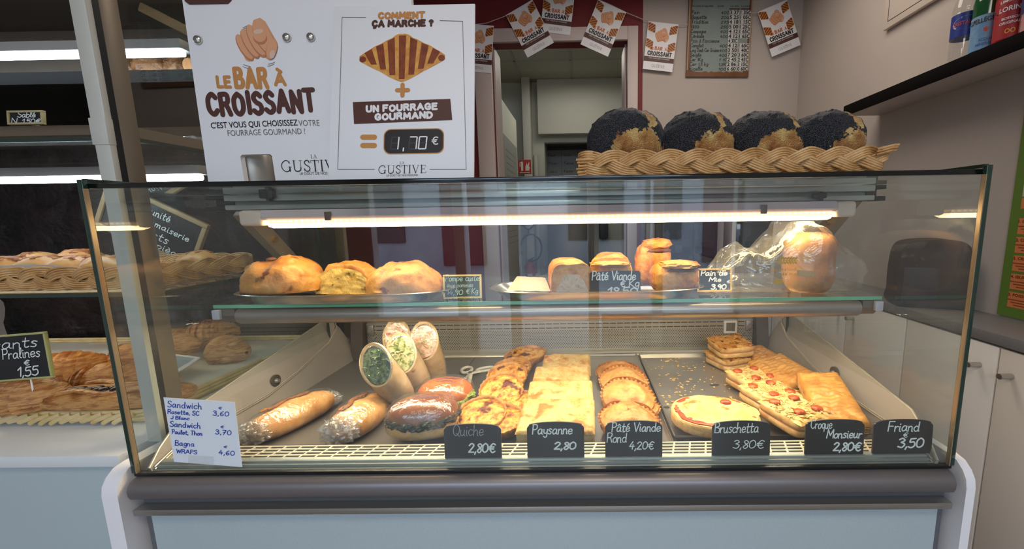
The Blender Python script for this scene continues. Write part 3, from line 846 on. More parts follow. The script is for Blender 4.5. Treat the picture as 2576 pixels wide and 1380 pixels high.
def soft_slab(w_, d, h, amp, seed, e=.012, n=44):
    """grid of a pillow-edged slab; returns function pieces for top and body"""
    def top(u, v):
        x = (u - .5) * w_; y = (v - .5) * d
        k = min(1, min(u, 1 - u) * w_ / e, min(v, 1 - v) * d / e)
        return Vector((x, y, h * (.72 + .28 * math.sqrt(max(0, 1 - (1 - k) ** 2))) + amp * fbm((x + seed, y, seed), 26) * k))
    def body(u, v):
        a = 2 * math.pi * u
        c_, s_ = math.cos(a), math.sin(a)
        k = 1 / max(abs(c_), abs(s_)) * .985
        q = 1 - .015 * math.sin(math.pi * v) + .012 * fbm((c_ * 2, s_ * 2, v * 2 + seed), 2)
        return Vector((c_ * k * w_ / 2 * q, s_ * k * d / 2 * q, h * .78 * v))
    return top, body


def slab_food(name, label, cat, loc, rot, w_, d, h, amp, seed, mats, names, group):
    t = thing(name, label, cat, loc, rot, group)
    tp, bd = soft_slab(w_, d, h, amp, seed)
    b = B(); b.grid(bd, 64, 6, wu=True); b.obj(names[1], mats[1], t, 70)
    b = B(); b.grid(tp, 40, 40); b.obj(names[0], mats[0], t, 80)
    return t


for px, py, Y, ti, w_, lab in ((1425, 918, .52, 5, .158, 'cheese-topped flat slice with a browned corner, rearmost of the cream row'),
                               (1412, 968, .40, 7, .168, 'cheese-topped flat slice with browned specks, second from the back of the cream row'),
                               (1410, 1026, .285, 8, .176, 'cheese-topped flat slice in the middle of the cream row, overlapping the one behind'),
                               (1403, 1090, .178, 4, .18, 'cream-topped flat slice at the front of its row, behind the Paysanne sign')):
    p = at(px, py, Y=Y); p.z = max(TZ, p.z - .034)
    0 and print('P', tuple(round(v, 3) for v in p))
    slab_food('cheese_slice', lab, 'savoury slice', p, (R(ti + 3), 0, R(random.uniform(-2, 2))), w_, .135, .034, .006, Y * 40, (CHEESE, CRUMBB), ('cheese_topping', 'bread_base'), 'cream-topped flat slices')

# round meat pies
PIE = crust('golden_puff_pastry', [(146, 82, 34), (192, 128, 62), (212, 156, 86), (178, 110, 50)], 22, .7, .42, 130, None, .004, (1, 1, 1))
PIED = crust('brown_pastry_edge', [(140, 78, 34), (190, 126, 62), (214, 158, 92)], 50, .8, .6, 200)


def make_pie(label, loc, rot, r=.070, scale=None, group='round puff pastry pies'):
    t = thing('round_pie', label, 'pie', loc, rot, group)
    b = B()

    def dome(u, v):
        a = 2 * math.pi * u; q = r * v
        z = .024 + .023 * (max(0, 1 - (v / .82) ** 2.6)) - .006 * max(0, v - .8) / .2
        crimp = .006 * math.cos(a * 34) * max(0, v - .86) / .14
        z += .0016 * fbm((q * math.cos(a), q * math.sin(a), 3), 60) + .0012 * math.sin(a * 3 + v * 16) * (v < .8)
        q += crimp * .5
        return Vector((q * math.cos(a) * (1 + .03 * math.cos(2 * a + 1)), q * math.sin(a), z + crimp * .6))
    b.grid(dome, 136, 24, wu=True); b.obj('pastry_lid', PIE, t, 80)
    b = B(); b.lathe([(.001, 0), (r * .9, 0), (r * .98, .006), (r * .97, .013), (r * 1.01, .02), (r * .99, .0255)], 60, cap=False, wob=lambda q, i, a: q * (1 + .012 * math.sin(a * 9 + i * 2)))
    b.obj('pastry_base', PIED, t, 60)
    return t


pspec = [(1556, 962, .475, 0, 4, 'round meat pie at the bottom of the rear pile in the pie column'),
         (1556, 930, .475, .04, 6, 'round meat pie topmost at the rear of the pie column'),
         (1568, 975, .385, .02, 18, 'round meat pie leaning in the middle of the column, behind the big crimped one'),
         (1590, 1042, .26, 0, 2, 'round meat pie hidden mostly beneath the big crimped pie'),
         (1578, 1006, .275, .03, 21, 'round meat pie with a clear crimped rim, tipped towards the glass'),
         (1585, 1092, .165, 0, 2, 'round meat pie underneath at the front, behind the pie price sign'),
         (1580, 1056, .168, .036, 8, 'round meat pie on top at the front, just above the pie price sign')]
p0 = None
for i, (px, py, Y, dz, ti, lab) in enumerate(pspec):
    p = at(px, py, Y=Y); p.z = max(TZ, p.z - .036)
    0 and print('R', i, tuple(round(v, 3) for v in p))
    if p0 is None: p0 = make_pie(lab, p, (R(ti), 0, 0))
    else: dup(p0, lab, p, Euler((R(ti), 0, R(3 * i))))

# bruschetta
TOM = crust('tomato_sauce', [(150, 44, 20), (196, 72, 32), (214, 104, 52)], 40, .5, .35, 200)
TOAST = crust('toast_crumb', [(206, 150, 80), (230, 184, 112), (240, 206, 144)], 60, .6, .7, 400)
MELT = crust('melted_cheese', [(210, 156, 74), (234, 200, 112), (240, 214, 134), (234, 196, 106)], 20, .8, .4, 140, ((196, 112, 46), 20, .62), .005)
p = at(1792, 1085, Z=TZ)
t = thing('bruschetta', 'oval slice of bread with tomato sauce and melted cheese behind the Bruschetta sign', 'bruschetta', (.318, .183, TZ), (R(2), 0, R(-10)))


def oval_slab(b, a, c_, z0, z1, n=56, wob=.02, seed=0, exp=2.3):
    def fn(u, v):
        an = 2 * math.pi * u
        k = 1 + wob * fbm((math.cos(an), math.sin(an), seed), 2.2)
        prof = [(.98, 0), (1, .15), (1, .85), (.97, 1), (.6, 1.02), (.0, 1.03)]
        i = v * (len(prof) - 1); j = min(int(i), len(prof) - 2); f = i - j
        q = prof[j][0] + (prof[j + 1][0] - prof[j][0]) * f; zz = prof[j][1] + (prof[j + 1][1] - prof[j][1]) * f
        sp = lambda s: math.copysign(abs(s) ** (2 / exp), s)
        return Vector((a * q * k * sp(math.cos(an)), c_ * q * k * sp(math.sin(an)), z0 + (z1 - z0) * zz))
    b.grid(fn, n, 16, wu=True)


b = B(); oval_slab(b, .102, .078, 0, .026, seed=2); b.obj('bread_slice', TOAST, t, 50)
b = B(); oval_slab(b, .094, .07, .025, .029, seed=4, wob=.08)
for i in range(14):
    a = random.uniform(0, 6.28); b.ball((.088 * math.cos(a), .066 * math.sin(a), .027), (.008, .006, .004), 10, 6)
b.obj('tomato_sauce', TOM, t, 60)
b = B()
def mz_(u, v):
    a = 2 * math.pi * u; k = 1 + .13 * fbm((math.cos(a), math.sin(a), 9), 2.6)
    x, y = .094 * v * k * math.cos(a) + .003, .070 * v * k * math.sin(a) + .003
    return Vector((x, y, .0285 + .006 * (1 - v ** 3) + .0025 * fbm((x, y, 1), 60) * (1 - v)))
b.grid(mz_, 60, 20, wu=True); b.obj('melted_cheese', MELT, t, 80)
b = B(); b.ball((.03, .03, .036), (.014, .01, .006), 16, 8); b.obj('tomato_piece', TOM, t)

# croque monsieurs
SLICE = crust('soft_bread_slice', [(196, 134, 70), (226, 178, 112), (238, 202, 144)], 30, .4, .65, 300)
CRUMBY = crust('grated_cheese_bed', [(196, 138, 70), (228, 194, 120), (236, 208, 144)], 30, .9, .5, 170, None, .005)
STRAND = mat('grated_cheese_strand', (236, 208, 138), .45, var=(40, (216, 150, 76)))
TOMS = crust('baked_tomato_slice', [(132, 44, 20), (196, 84, 36), (226, 140, 76)], 60, .6, .3, 200)
TOASTY = crust('browned_cheese_crust', [(130, 64, 24), (196, 120, 48), (226, 170, 84), (170, 90, 36)], 36, 1, .5, 150, ((96, 44, 20), 50, .6), .006)
HAM = mat('cooked_ham_edge', (196, 128, 100), .5)


def bread_sheet(b, w_, d, z0, z1, seed):
    def fn(u, v):
        an = 2 * math.pi * u
        sp = lambda s: math.copysign(abs(s) ** .36, s)
        k = [(.97, 0), (1, .2), (1, .8), (.97, 1), (.5, 1.01), (0, 1.01)]
        i = v * 5; j = min(int(i), 4); f = i - j
        q = k[j][0] + (k[j + 1][0] - k[j][0]) * f; zz = k[j][1] + (k[j + 1][1] - k[j][1]) * f
        w2 = 1 + .012 * fbm((math.cos(an), math.sin(an), seed), 2)
        return Vector((w_ / 2 * q * w2 * sp(math.cos(an)), d / 2 * q * w2 * sp(math.sin(an)), z0 + (z1 - z0) * zz + .0008 * fbm((math.cos(an), math.sin(an), seed + v), 3)))
    b.grid(fn, 60, 11, wu=True)


def croque(label, loc, rot, seed, topping, w_=.125, d=.118):
    t = thing('croque_monsieur', label, 'toasted sandwich', loc, rot, 'open-topped toasted sandwiches')
    rnd = random.Random(seed)
    b = B(); bread_sheet(b, w_, d, 0, .015, seed); b.obj('bread_slice', SLICE, t, 60)
    b = B(); bread_sheet(b, w_ * .97, d * .97, .015, .0185, seed + 2); b.obj('ham_layer', HAM, t, 60)
    b = B(); bread_sheet(b, w_, d, .0185, .0335, seed + 1); b.obj('bread_slice', SLICE, t, 60)
    b = B()

    def fn(u, v):
        x, y = (u - .5) * w_ * .97, (v - .5) * d * .97
        k = min(1, min(u, 1 - u) * 9, min(v, 1 - v) * 9)
        return Vector((x, y, .0325 + .0055 * math.sqrt(k) + .0035 * fbm((x + seed, y, 0), 60) * k))
    b.grid(fn, 36, 36)
    b.obj('cheese_topping', CRUMBY if topping else TOASTY, t, 80)
    b = B()
    for i in range(120 if topping else 90):
        x, y = rnd.uniform(-.46, .46) * w_, rnd.uniform(-.46, .46) * d; a = rnd.uniform(0, 6.28); l_ = rnd.uniform(.01, .02)
        b.tube([(x + (k - 1.5) * l_ / 3 * math.cos(a) + .002 * math.sin(k * 2 + i), y + (k - 1.5) * l_ / 3 * math.sin(a), .0385 + .002 * math.sin(k + i)) for k in range(4)], .0011, 5)
    o = b.obj('grated_cheese', STRAND if topping else TOASTY, t); o['kind'] = 'stuff'
    if topping:
        for (x, y) in topping:
            b = B(); b.ball((x, y, .0405), (.0145, .012, .0055), 18, 8, lambda p, dd: p * (1 + .15 * fbm(dd, 3))); b.obj('tomato_slice', TOMS, t, 60)
    return t


TOPS = [(-.035, .032), (.03, .03), (-.02, -.022), (.036, -.026)]
croque('browned toasted sandwich underneath another, in the pile of two at the tray back', (.507, .60, TZ), (0, 0, R(22)), 3, None)
croque('browned toasted sandwich on top of the pile of two at the tray back', (.51, .60, TZ + .0415), (R(3), R(-2), R(8)), 5, None)
for i, (x, y, z, lab) in enumerate(((.508, .405, 0, 'toasted sandwich with tomato slices and grated cheese, rearmost of the overlapping three'),
                                    (.505, .292, .009, 'toasted sandwich with tomato slices and grated cheese, middle of the overlapping three'),
                                    (.508, .178, .005, 'topped toasted sandwich, foremost of the overlapping three, behind the Croque Monsieur sign'))):
    croque(lab, (x, y, TZ + z), (R(4), R(2), R(25)), 11 + i, TOPS, .13, .122)

# friands
FRI = crust('friand_pastry', [(146, 80, 28), (188, 124, 50), (208, 150, 70), (168, 100, 38)], 12, .55, .42, 110, None, .004)
FRIS = crust('flaky_pastry_side', [(188, 126, 62), (222, 172, 100), (236, 196, 130)], 30, 1.0, .6, 90, None, .005, (1, 1, 7))


def friand(label, loc, rot, w_=.085, d=.15, h=.034, seed=0):
    t = thing('sausage_roll_pastry', label, 'pastry', loc, rot, 'rectangular filled puff pastries')
    b = B()

    def fn(u, v):
        x = (u - .5) * w_; y = (v - .5) * d
        k = min(1, min(u, 1 - u) * w_ / .022, min(v, 1 - v) * d / .022)
        return Vector((x * (1 + .02 * fbm((v * 3, seed, 0), 1.5)), y, h * (.55 + .45 * math.sqrt(max(0, 1 - (1 - k) ** 2))) + .0036 * fbm((x + seed, y, 0), 42) + .0012 * math.sin(y * 420 + 3 * fbm((x * 60, y * 30, seed), 1))))
    b.grid(fn, 34, 50); b.obj('pastry_top', FRI, t, 80)
    b = B()

    def bd(u, v):
        an = 2 * math.pi * u; c_, s_ = math.cos(an), math.sin(an); k = .99 / max(abs(c_), abs(s_))
        q = 1 + .018 * math.sin(v * 19) + .01 * fbm((c_ * 2, s_ * 2, v * 4 + seed), 2)
        return Vector((c_ * k * w_ / 2 * q, s_ * k * d / 2 * q, h * .6 * v))
    b.grid(bd, 60, 9, wu=True); b.obj('flaky_side', FRIS, t, 60)
    return t


friand('small puff pastry rectangle at the very back beside the pile of two sandwiches', (.612, .60, TZ + .004), (0, R(-5), R(8)), .1, .14, .034, 1)
friand('glossy golden puff pastry rectangle in the middle, below the metal wall knob', (.606, .43, TZ + .019), (R(5), R(-9), R(10)), .125, .165, .04, 2)
friand('puff pastry rectangle lying mostly hidden under the large front pastry', (.592, .255, TZ), (0, 0, R(-6)), .075, .15, .034, 3)
friand('large ribbed puff pastry rectangle leaning at the front beside the Friand sign', (.618, .222, TZ + .026), (R(13), R(-5), R(-14)), .105, .20, .036, 4)

# wrapped baguette sandwiches
BAG = crust('baguette_crust', [(164, 98, 44), (206, 142, 74), (222, 168, 102), (190, 122, 60)], 18, .5, .5, 160)


def loaf_path(b, a, c_, r, n=36, m=22, ends=.35, amp=.05, seed=0, flat=.75):
    a, c_ = Vector(a), Vector(c_); d = (c_ - a); u_ = Vector((-d.y, d.x, 0)).normalized()

    def fn(u, v):
        an = 2 * math.pi * v; s_ = math.sin(math.pi * min(max(u, .0), 1)) ** ends if 0 < u < 1 else 0
        k = r * s_ * (1 + amp * fbm((u * 3 + seed, math.cos(an), math.sin(an)), 1.6))
        zz = k * flat * math.sin(an); zz = max(zz, -r * flat * .78)
        return a + d * u + u_ * (k * math.cos(an)) + Vector((0, 0, zz + r * flat * .78))
    b.grid(fn, n, m, wv=True)


def film_path(b, a, c_, r, seed, ends=.28, flat=.78):
    a, c_ = Vector(a), Vector(c_); d = c_ - a; e = d.normalized(); a = a - e * .008; c_ = c_ + e * .008; d = c_ - a
    u_ = Vector((-d.y, d.x, 0)).normalized()

    def fn(u, v):
        an = 2 * math.pi * v; s_ = math.sin(math.pi * u) ** ends if 0 < u < 1 else .12
        edge = max(0, 1 - min(u, 1 - u) * 7)
        k = r * s_ * (1.04 + (.035 + .12 * edge) * fbm((u * 5 + seed, math.cos(an) * 1.3, math.sin(an) * 1.3), 2.4))
        zz = max(k * flat * math.sin(an), -r * flat * .79)
        return a + d * u + u_ * (k * math.cos(an)) + Vector((0, 0, zz + r * flat * .79))
    b.grid(fn, 60, 34, wv=True)


for a, c_, r, sd, lab in (((-.768, .128, 0), (-.706, .325, 0), .047, 1, 'cling-wrapped baguette sandwich nearest the handwritten paper price list'),
                          ((-.562, .128, 0), (-.546, .29, 0), .052, 4, 'cling-wrapped baguette sandwich lying in front of the upright wraps')):
    t = thing('wrapped_sandwich', lab, 'sandwich', (a[0], a[1], DZ0 + .0005), (0, 0, 0), 'cling-wrapped baguette sandwiches')
    d = (c_[0] - a[0], c_[1] - a[1], 0)
    b = B(); loaf_path(b, (0, 0, 0), d, r, 44, 28, .24, .07, sd); b.obj('baguette', BAG, t, 80)
    b = B()
    for i in range(9):
        u = .25 + .06 * i; q = Vector(d) * u
        b.ball((q.x - .016 + .006 * math.sin(i), q.y, r * 1.34 + .001), (.006, .012, .003), 12, 6)
    b.obj('crust_ear', crust('dark_crust_ear', [(120, 62, 26), (176, 110, 54)], 40, .6), t, 60)
    b = B(); film_path(b, (0, 0, .0), d, r * 1.06, sd * 3); b.obj('cling_film', FILM, t, 80)
    b = B(); e_ = Vector(d).normalized()
    for q, k in ((e_ * .004, 1), (Vector(d) - e_ * .004, .8)):
        b.ball((q.x, q.y, r * .62 * k), (r * .84 * k, r * .5, r * .54 * k), 56, 32, lambda p, dd: p * (1 + .30 * fbm(dd * 3.6 + Vector((sd, k, 0)), 2.2)), -.95)
    b.obj('crumpled_film_end', FILMC, t, 80)

# upright tortilla wraps
TORT = crust('flour_tortilla', [(172, 142, 98), (196, 168, 126), (208, 184, 146)], 22, .2, .6, 200, ((170, 116, 66), 40, .68))
LEAF = crust('shredded_lettuce', [(40, 56, 28), (98, 118, 58), (168, 172, 112), (200, 190, 150), (170, 92, 70)], 60, .8, .4, 160)
DARKF = crust('dark_leaf_filling', [(28, 40, 36), (54, 80, 50), (120, 140, 96), (70, 46, 56)], 60, .8, .35, 160)
REDF = crust('ham_tomato_filling', [(160, 56, 42), (204, 140, 116), (214, 192, 160), (186, 84, 70)], 55, .6, .4, 160)


def wrap(label, p0, p1, r, filling, fm, seed, group='cut tortilla wraps in cling film'):
    p0, p1 = Vector(p0), Vector(p1)
    t = thing('tortilla_wrap', label, 'wrap', p0, (0, 0, 0), group)
    d = p1 - p0; L_ = d.length
    q = Vector((0, 0, 1)).rotation_difference(d); t.rotation_mode = 'QUATERNION'; t.rotation_quaternion = q
    b = B()
    sl = .085       # slanted cut
    def mouth(a): return L_ + sl * .5 * math.sin(a)
    def fn(u, v):
        a = 2 * math.pi * u; k = [.55, .8, .93, 1, 1.0, 1.0, 1.03][min(6, int(v * 6))]
        k2 = [.8, .93, 1, 1.0, 1.0, 1.03, 1.03][min(6, int(v * 6))]; k = k + (k2 - k) * (v * 6 % 1)
        z = mouth(a) * (v if v > .05 else v)
        return Vector((r * k * math.cos(a), r * .82 * k * math.sin(a), z + .001 * fbm((a, v, seed), 3)))
    b.grid(fn, 40, 25, wu=True)
    def fi(u, v):
        a = 2 * math.pi * u; return Vector((r * (1.03 - .2 * v) * math.cos(a), r * .82 * (1.03 - .2 * v) * math.sin(a), mouth(a) * 1 + .003 * math.sin(3.14 * v) - .012 * max(0, v - .5)))
    b.grid(fi, 40, 3, wu=True)
    b.add([(.55 * r * math.cos(a), .45 * r * math.sin(a), 0) for a in [i * .4 for i in range(15)]], [tuple(range(15))])
    b.obj('tortilla', TORT, t, 60)
    b = B()
    def fo(u, v):
        a = 2 * math.pi * u; k = .86 * v
        x, y = r * k * math.cos(a), r * .82 * k * math.sin(a)
        return Vector((x, y, L_ + sl * .5 * (y / (r * .82)) - .004 + .005 * fbm((x, y, seed), 90)))
    b.grid(fo, 36, 12, wu=True)
    b.obj('filling', fm, t, 80)
    b = B(); rn = random.Random(seed)
    for i in range(26):
        a = rn.uniform(0, 6.28); k = rn.uniform(0, .75) * r; x, y = k * math.cos(a), k * .8 * math.sin(a); g = rn.uniform(0, 6.28)
        z = L_ + sl * .5 * y / (r * .82)
        b.tube([(x, y, z - .003), (x + .006 * math.cos(g), y + .006 * math.sin(g), z + .002), (x + .012 * math.cos(g), y + .012 * math.sin(g) * .8, z)], .0014, 5)
    o = b.obj('shredded_filling', filling, t); o['kind'] = 'stuff'
    b = B()
    def ff(u, v):
        a = 2 * math.pi * u
        if v < .86: k = 1.03; z = -.004 + (mouth(a) + .006) * v / .86
        else: k = 1.03 * (1 - (v - .86) / .14); z = mouth(a) * 1.0 + .006 + 0 * v
        if v >= .86:
            y = math.sin(a) * k / 1.03; z = L_ + sl * .5 * y + .004
        w_ = 1 + .03 * fbm((math.cos(a) * 1.5, math.sin(a) * 1.5, v * 5 + seed), 2.5)
        return Vector((r * k * w_ * math.cos(a), r * .82 * k * w_ * math.sin(a), z))
    b.grid(ff, 56, 34, wu=True)
    b.obj('cling_film', FILM, t, 80)
    return t


def wp(px, py, Y): return at(px, py, Y=Y)


WHF = mat('pale_shredded_filling', (206, 196, 150), .5, var=(60, (160, 172, 104)))
m1 = wp(946, 925, .225); wrap('wrap half with a dark leafy filling, leaning furthest left and forward of the bunch', (m1.x + .036, .30, DZ0 + .016), m1, .043, DARKF, DARKF, 1)
m2 = wp(1010, 893, .295); wrap('wrap half with shredded lettuce showing, standing in the middle of the bunch', (m2.x + .024, .362, DZ0 + .014), m2, .041, WHF, LEAF, 2)
m3 = wp(998, 853, .368); wrap('wrap half with a red ham filling, behind the middle one of the bunch', (m3.x + .008, .445, DZ0 + .014), m3, .040, WHF, REDF, 3)
m4 = wp(1066, 860, .355); wrap('wrap half with pink and green filling, standing right of the bunch', (m4.x + .004, .425, DZ0 + .014), m4, .041, WHF, REDF, 4)

# brioche buns in film
BUN = mat('glazed_bun_crust', (206, 112, 44), .22, coat=.5, var=(14, (190, 96, 36)), bump=(40, .05))
BUN2 = mat('brown_bun_crust', (150, 84, 40), .24, coat=.5, var=(14, (128, 70, 34)), bump=(40, .05))
BUNB = crust('bun_base_crumb', [(196, 126, 60), (226, 176, 106), (238, 202, 140)], 22, .3, .55)
NORI = mat('black_leafy_filling', (28, 32, 30), .3, bump=(70, .8, .004), var=(40, (46, 56, 36)))
GREENL = mat('green_lettuce_edge', (120, 138, 60), .4, bump=(60, .6), var=(30, (170, 178, 90)))
PEN = mat('blue_pen_ink', (72, 52, 110), .6)


def bun(label, loc, rz, w_, d, filling, words, seed, group='film-wrapped filled brioche buns'):
    t = thing('brioche_sandwich', label, 'sandwich', loc, (0, 0, rz), group)
    b = B(); b.ball((0, 0, .026), (w_ / 2 * .98, d / 2 * .97, .026), 48, 18, lambda p, q: p * (1 + .02 * fbm(q, 2)), -1, .75); b.obj('bun_base', BUNB, t, 80)
    b = B()
    rn = random.Random(seed)
    for i in range(34):
        a = 2 * math.pi * i / 34
        b.ball((w_ / 2 * .88 * math.cos(a), d / 2 * .88 * math.sin(a), .048 + rn.uniform(-.007, .004)), (.016, .015, .009), 12, 8, lambda p, q: p * (1 + .5 * fbm(q + Vector((i, 0, 0)), 2)))
    b.obj('filling', filling, t, 60)
    b = B()
    dm = lambda p, q: Vector((p.x, p.y, p.z if p.z > 0 else p.z * .3)) * (1 + .012 * fbm(q, 2))
    b.ball((0, 0, .052), (w_ / 2, d / 2, .039), 56, 24, dm, -1, .86)
    b.mi = 1
    top = B()
    dome_tree = BVHTree.FromPolygons(b.v, b.f)
    for k, (s_, zz) in enumerate(words):
        write(top, s_, 0, 0, .014, .0017, width=.05, slant=.2, align='c', off=0)
        for f0, (q, n_) in enumerate(zip([0], [0])): pass
        vs = []
        for v in top.v:
            x, u = v.x + .006, v.z + zz
            hit = dome_tree.ray_cast(Vector((x, u, .3)), Vector((0, 0, -1)))[0]
            vs.append((x, u, (hit.z if hit else .08) + .0007))
        b.add(vs, top.f); top = B()
    b.obj('bun_top', [BUN if seed == 2 else BUN2, PEN], t, 80)
    b = B(); b.ball((0, 0, .046), (w_ / 2 * 1.05, d / 2 * 1.06, .049), 64, 32, lambda p, q: p * (1 + .02 * fbm(q * 2, 2.5)), -.93, .72); b.obj('cling_film', FILM, t, 80)
    return t


p = at(1128, 1040, Y=.30)
bun('glossy orange brioche bun with blue pen writing, behind the other bun', (p.x, .287, DZ0), R(-6), .145, .115, GREENL, (('Poulet', .006), ('Curry', -.014)), 2)
p = at(1062, 1118, Y=.165)
bun('brown brioche bun with a black filling, in front beside the Quiche sign', (p.x + .012, .158, DZ0), R(5), .16, .108, NORI, (('Chèvre', -.004),), 5)

# tongs
t = thing('serving_tongs', 'white plastic scissor tongs lying behind the orange bun', 'tongs', (0, 0, 0))
PL = mat('white_plastic', (226, 218, 200), .35)
c0 = at(1183, 942, Z=DZ0 + .008)
for k, (px, py, ra, rb, an) in enumerate(((1174, 930, .017, .026, .15), (1222, 928, .015, .03, -1.15))):
    b = B(); c_ = at(px, py, Z=DZ0 + .008)
    b.tube([(c_.x + ra * math.cos(a) * math.cos(an) - rb * math.sin(a) * math.sin(an), c_.y + ra * math.cos(a) * math.sin(an) + rb * math.sin(a) * math.cos(an), DZ0 + .008) for a in [i * math.pi / 12 for i in range(24)]], .0052, 8, closed=True)
    e = at((1140, 1172)[k], (978, 985)[k], Z=DZ0 + .008)
    v = (Vector((c0.x, c0.y, 0)) - Vector((c_.x, c_.y, 0))).normalized()
    s_ = Vector((c_.x, c_.y, DZ0 + .008)) + v * (rb * .9)
    b.tube([s_, Vector((c0.x, c0.y, DZ0 + .008 + .003 * k)), Vector((e.x, e.y, DZ0 + .006))], lambda u: .0065 - .001 * u, 8, sq=(1.5, .7))
    b.obj('handle_arm', PL, t, 60)
b = B(); b.cyl((c0.x, c0.y, DZ0 + .004), (c0.x, c0.y, DZ0 + .0185), .0055); b.obj('pivot', ALU, t)

# crumbs on the right tray
b = B(); rn = random.Random(4)
for i in range(190):
    px, py = rn.gauss(1690, 36), rn.uniform(900, 1075)
    if rn.random() < .25: px, py = rn.uniform(1700, 1850), rn.uniform(900, 1010)
    q = at(px, py, Z=TZ); s_ = rn.uniform(.0012, .0038) * (1.6 if rn.random() < .12 else 1)
    if q.x < .225 or q.x > .6: continue
    b.ball((q.x, q.y, TZ + s_ * .3), (s_ * rn.uniform(.7, 1.8), s_, s_ * .45), 7, 4, lambda p, d: p * (1 + .4 * fbm(d + Vector((i, 0, 0)), 2)))
o = b.obj('crumbs', mat('pastry_crumbs', (236, 206, 130), .7, var=(300, (214, 160, 84))), None, 60)
tag(o, 'pale pastry crumbs scattered over the right-hand metal tray', 'crumbs'); o['kind'] = 'stuff'
for px, py, l_, lab in ((1798, 968, .028, 'dark burnt flake on the metal tray left of the tomato-topped sandwiches'), (1677, 1024, .016, 'tiny dark burnt flake at the left edge of the crumb-covered tray')):
    q = at(px, py, Z=TZ); b = B(); b.ball((0, 0, .001), (l_ / 2, .004, .0012), 14, 6, lambda p, d: p * (1 + .3 * fbm(d, 2)))
    tag(b.obj('burnt_flake', mat('burnt_crumb', (50, 42, 38), .6), None, 60, (q.x, q.y, TZ)), lab, 'crumb')

# ================================================================ BLACK PRICE SIGNS ON THE GRILLE
def slate_sign(label, px0, px1, pyt, words, Y=.0165):
    a = at(px0 + 4, 1146, Y=Y); c_ = at(px1 - 1, 1146, Y=Y); w_ = c_.x - a.x
    tz = at((px0 + px1) / 2, pyt, Y=Y).z
    z0 = .7955; h = tz - z0
    t = thing('price_sign', label, 'sign', ((a.x + c_.x) / 2, Y, z0), (R(-3), 0, 0), 'curved-top black price signs on the grille')
    b = B()
    P = [(-w_ / 2, 0), (w_ / 2, 0), (w_ / 2, h * .82), (w_ / 2 - .002, h * .87)] + [(w_ / 2 * .96 * math.cos(R(180 * i / 12)) if 0 < i < 12 else (w_ / 2 - .005) * (1 if i == 0 else -1), h * (.89 + .11 * math.sin(R(180 * i / 12)))) for i in range(13)] + [(-w_ / 2 + .002, h * .87), (-w_ / 2, h * .82)]
    b.prism(P, 0, .003, 'y'); b.obj('board', SLATE, t, 30)
    k = w_
    b = B(); b2 = None
    for s_, x, z, ht, wd, cl, bold in words:
        b.mi = cl
        write(b, s_, -w_ / 2 + x * k, z * h, ht * k, bold * k, width=wd * k, slant=.12, gap=.1, off=.0004, bounce=.02)
    b.obj('handwritten_lettering', [CHALK, GREYCHALK], t, 0)
    # little stand behind
    b = B(); b.prism([(.003, 0), (.010, 0), (.003, h * .4)], -.006, .006); b.obj('stand', BLACK, t)
    return t


slate_sign('black price sign reading Quiche 2,80€', 1115, 1263, 1068, (('Quiche', .16, .66, .2, .53, 1, .013), ('2,80€', .42, .16, .2, .46, 0, .026)))
slate_sign('black price sign reading Paysanne 2,80', 1323, 1471, 1063, (('Paysanne', .09, .66, .17, .7, 0, .02), ('2,80', .47, .22, .16, .37, 0, .027)))
slate_sign('black price sign reading Pâté Viande Rond 4,20€', 1519, 1667, 1060, (('Pâté Viande', .11, .70, .16, .85, 0, .019), ('Rond', .03, .40, .17, .34, 0, .017), ('4,20€', .42, .2, .17, .42, 0, .019)))
slate_sign('black price sign reading Bruschetta 3,80€', 1787, 1937, 1060, (('Bruschetta', .04, .66, .18, .75, 0, .017), ('3,80€', .36, .2, .18, .52, 0, .016)))
slate_sign('black price sign reading Croque Monsieur 2,80€', 2020, 2172, 1057, (('Croque', .08, .75, .16, .36, 0, .016), ('Monsieur', .36, .47, .15, .59, 0, .02), ('2,80€', .48, .1, .18, .46, 0, .027)))
slate_sign('black price sign reading Friand 3,50', 2190, 2343, 1057, (('Friand', .24, .66, .17, .52, 0, .02), ('€', .5, .48, .1, .07, 0, .014), ('3,50', .42, .18, .2, .42, 0, .027)))

# handwritten paper taped to the inside of the front pane
a = [at(px, py, Y=-.0082) for px, py in ((411, 999), (590, 1011), (609, 1174), (438, 1161))]
o0 = (a[0] + a[1] + a[2] + a[3]) / 4
t = thing('paper_price_list', 'white paper with blue handwritten sandwich prices taped on the front glass', 'paper', (o0.x, -.0082, o0.z))
b = B(); P = [(q.x - o0.x, q.z - o0.z) for q in (a[3], a[2], a[1], a[0])]
b.prism(P, 0, .0006, 'y'); b.obj('sheet', mat('white_paper', (224, 228, 234), .7), t, 0)
b = B(); ux, uz = (a[1].x - a[0].x), (a[1].z - a[0].z); rot = math.atan2(uz, ux)
W_ = math.hypot(ux, uz); c_, s_ = math.cos(rot), math.sin(rot)
dn = (a[3] - a[0]); H_ = dn.length


def pl(fx, fy):
    q = a[0] + (a[1] - a[0]) * fx + (a[3] - a[0]) * fy
    return q.x - o0.x, q.z - o0.z


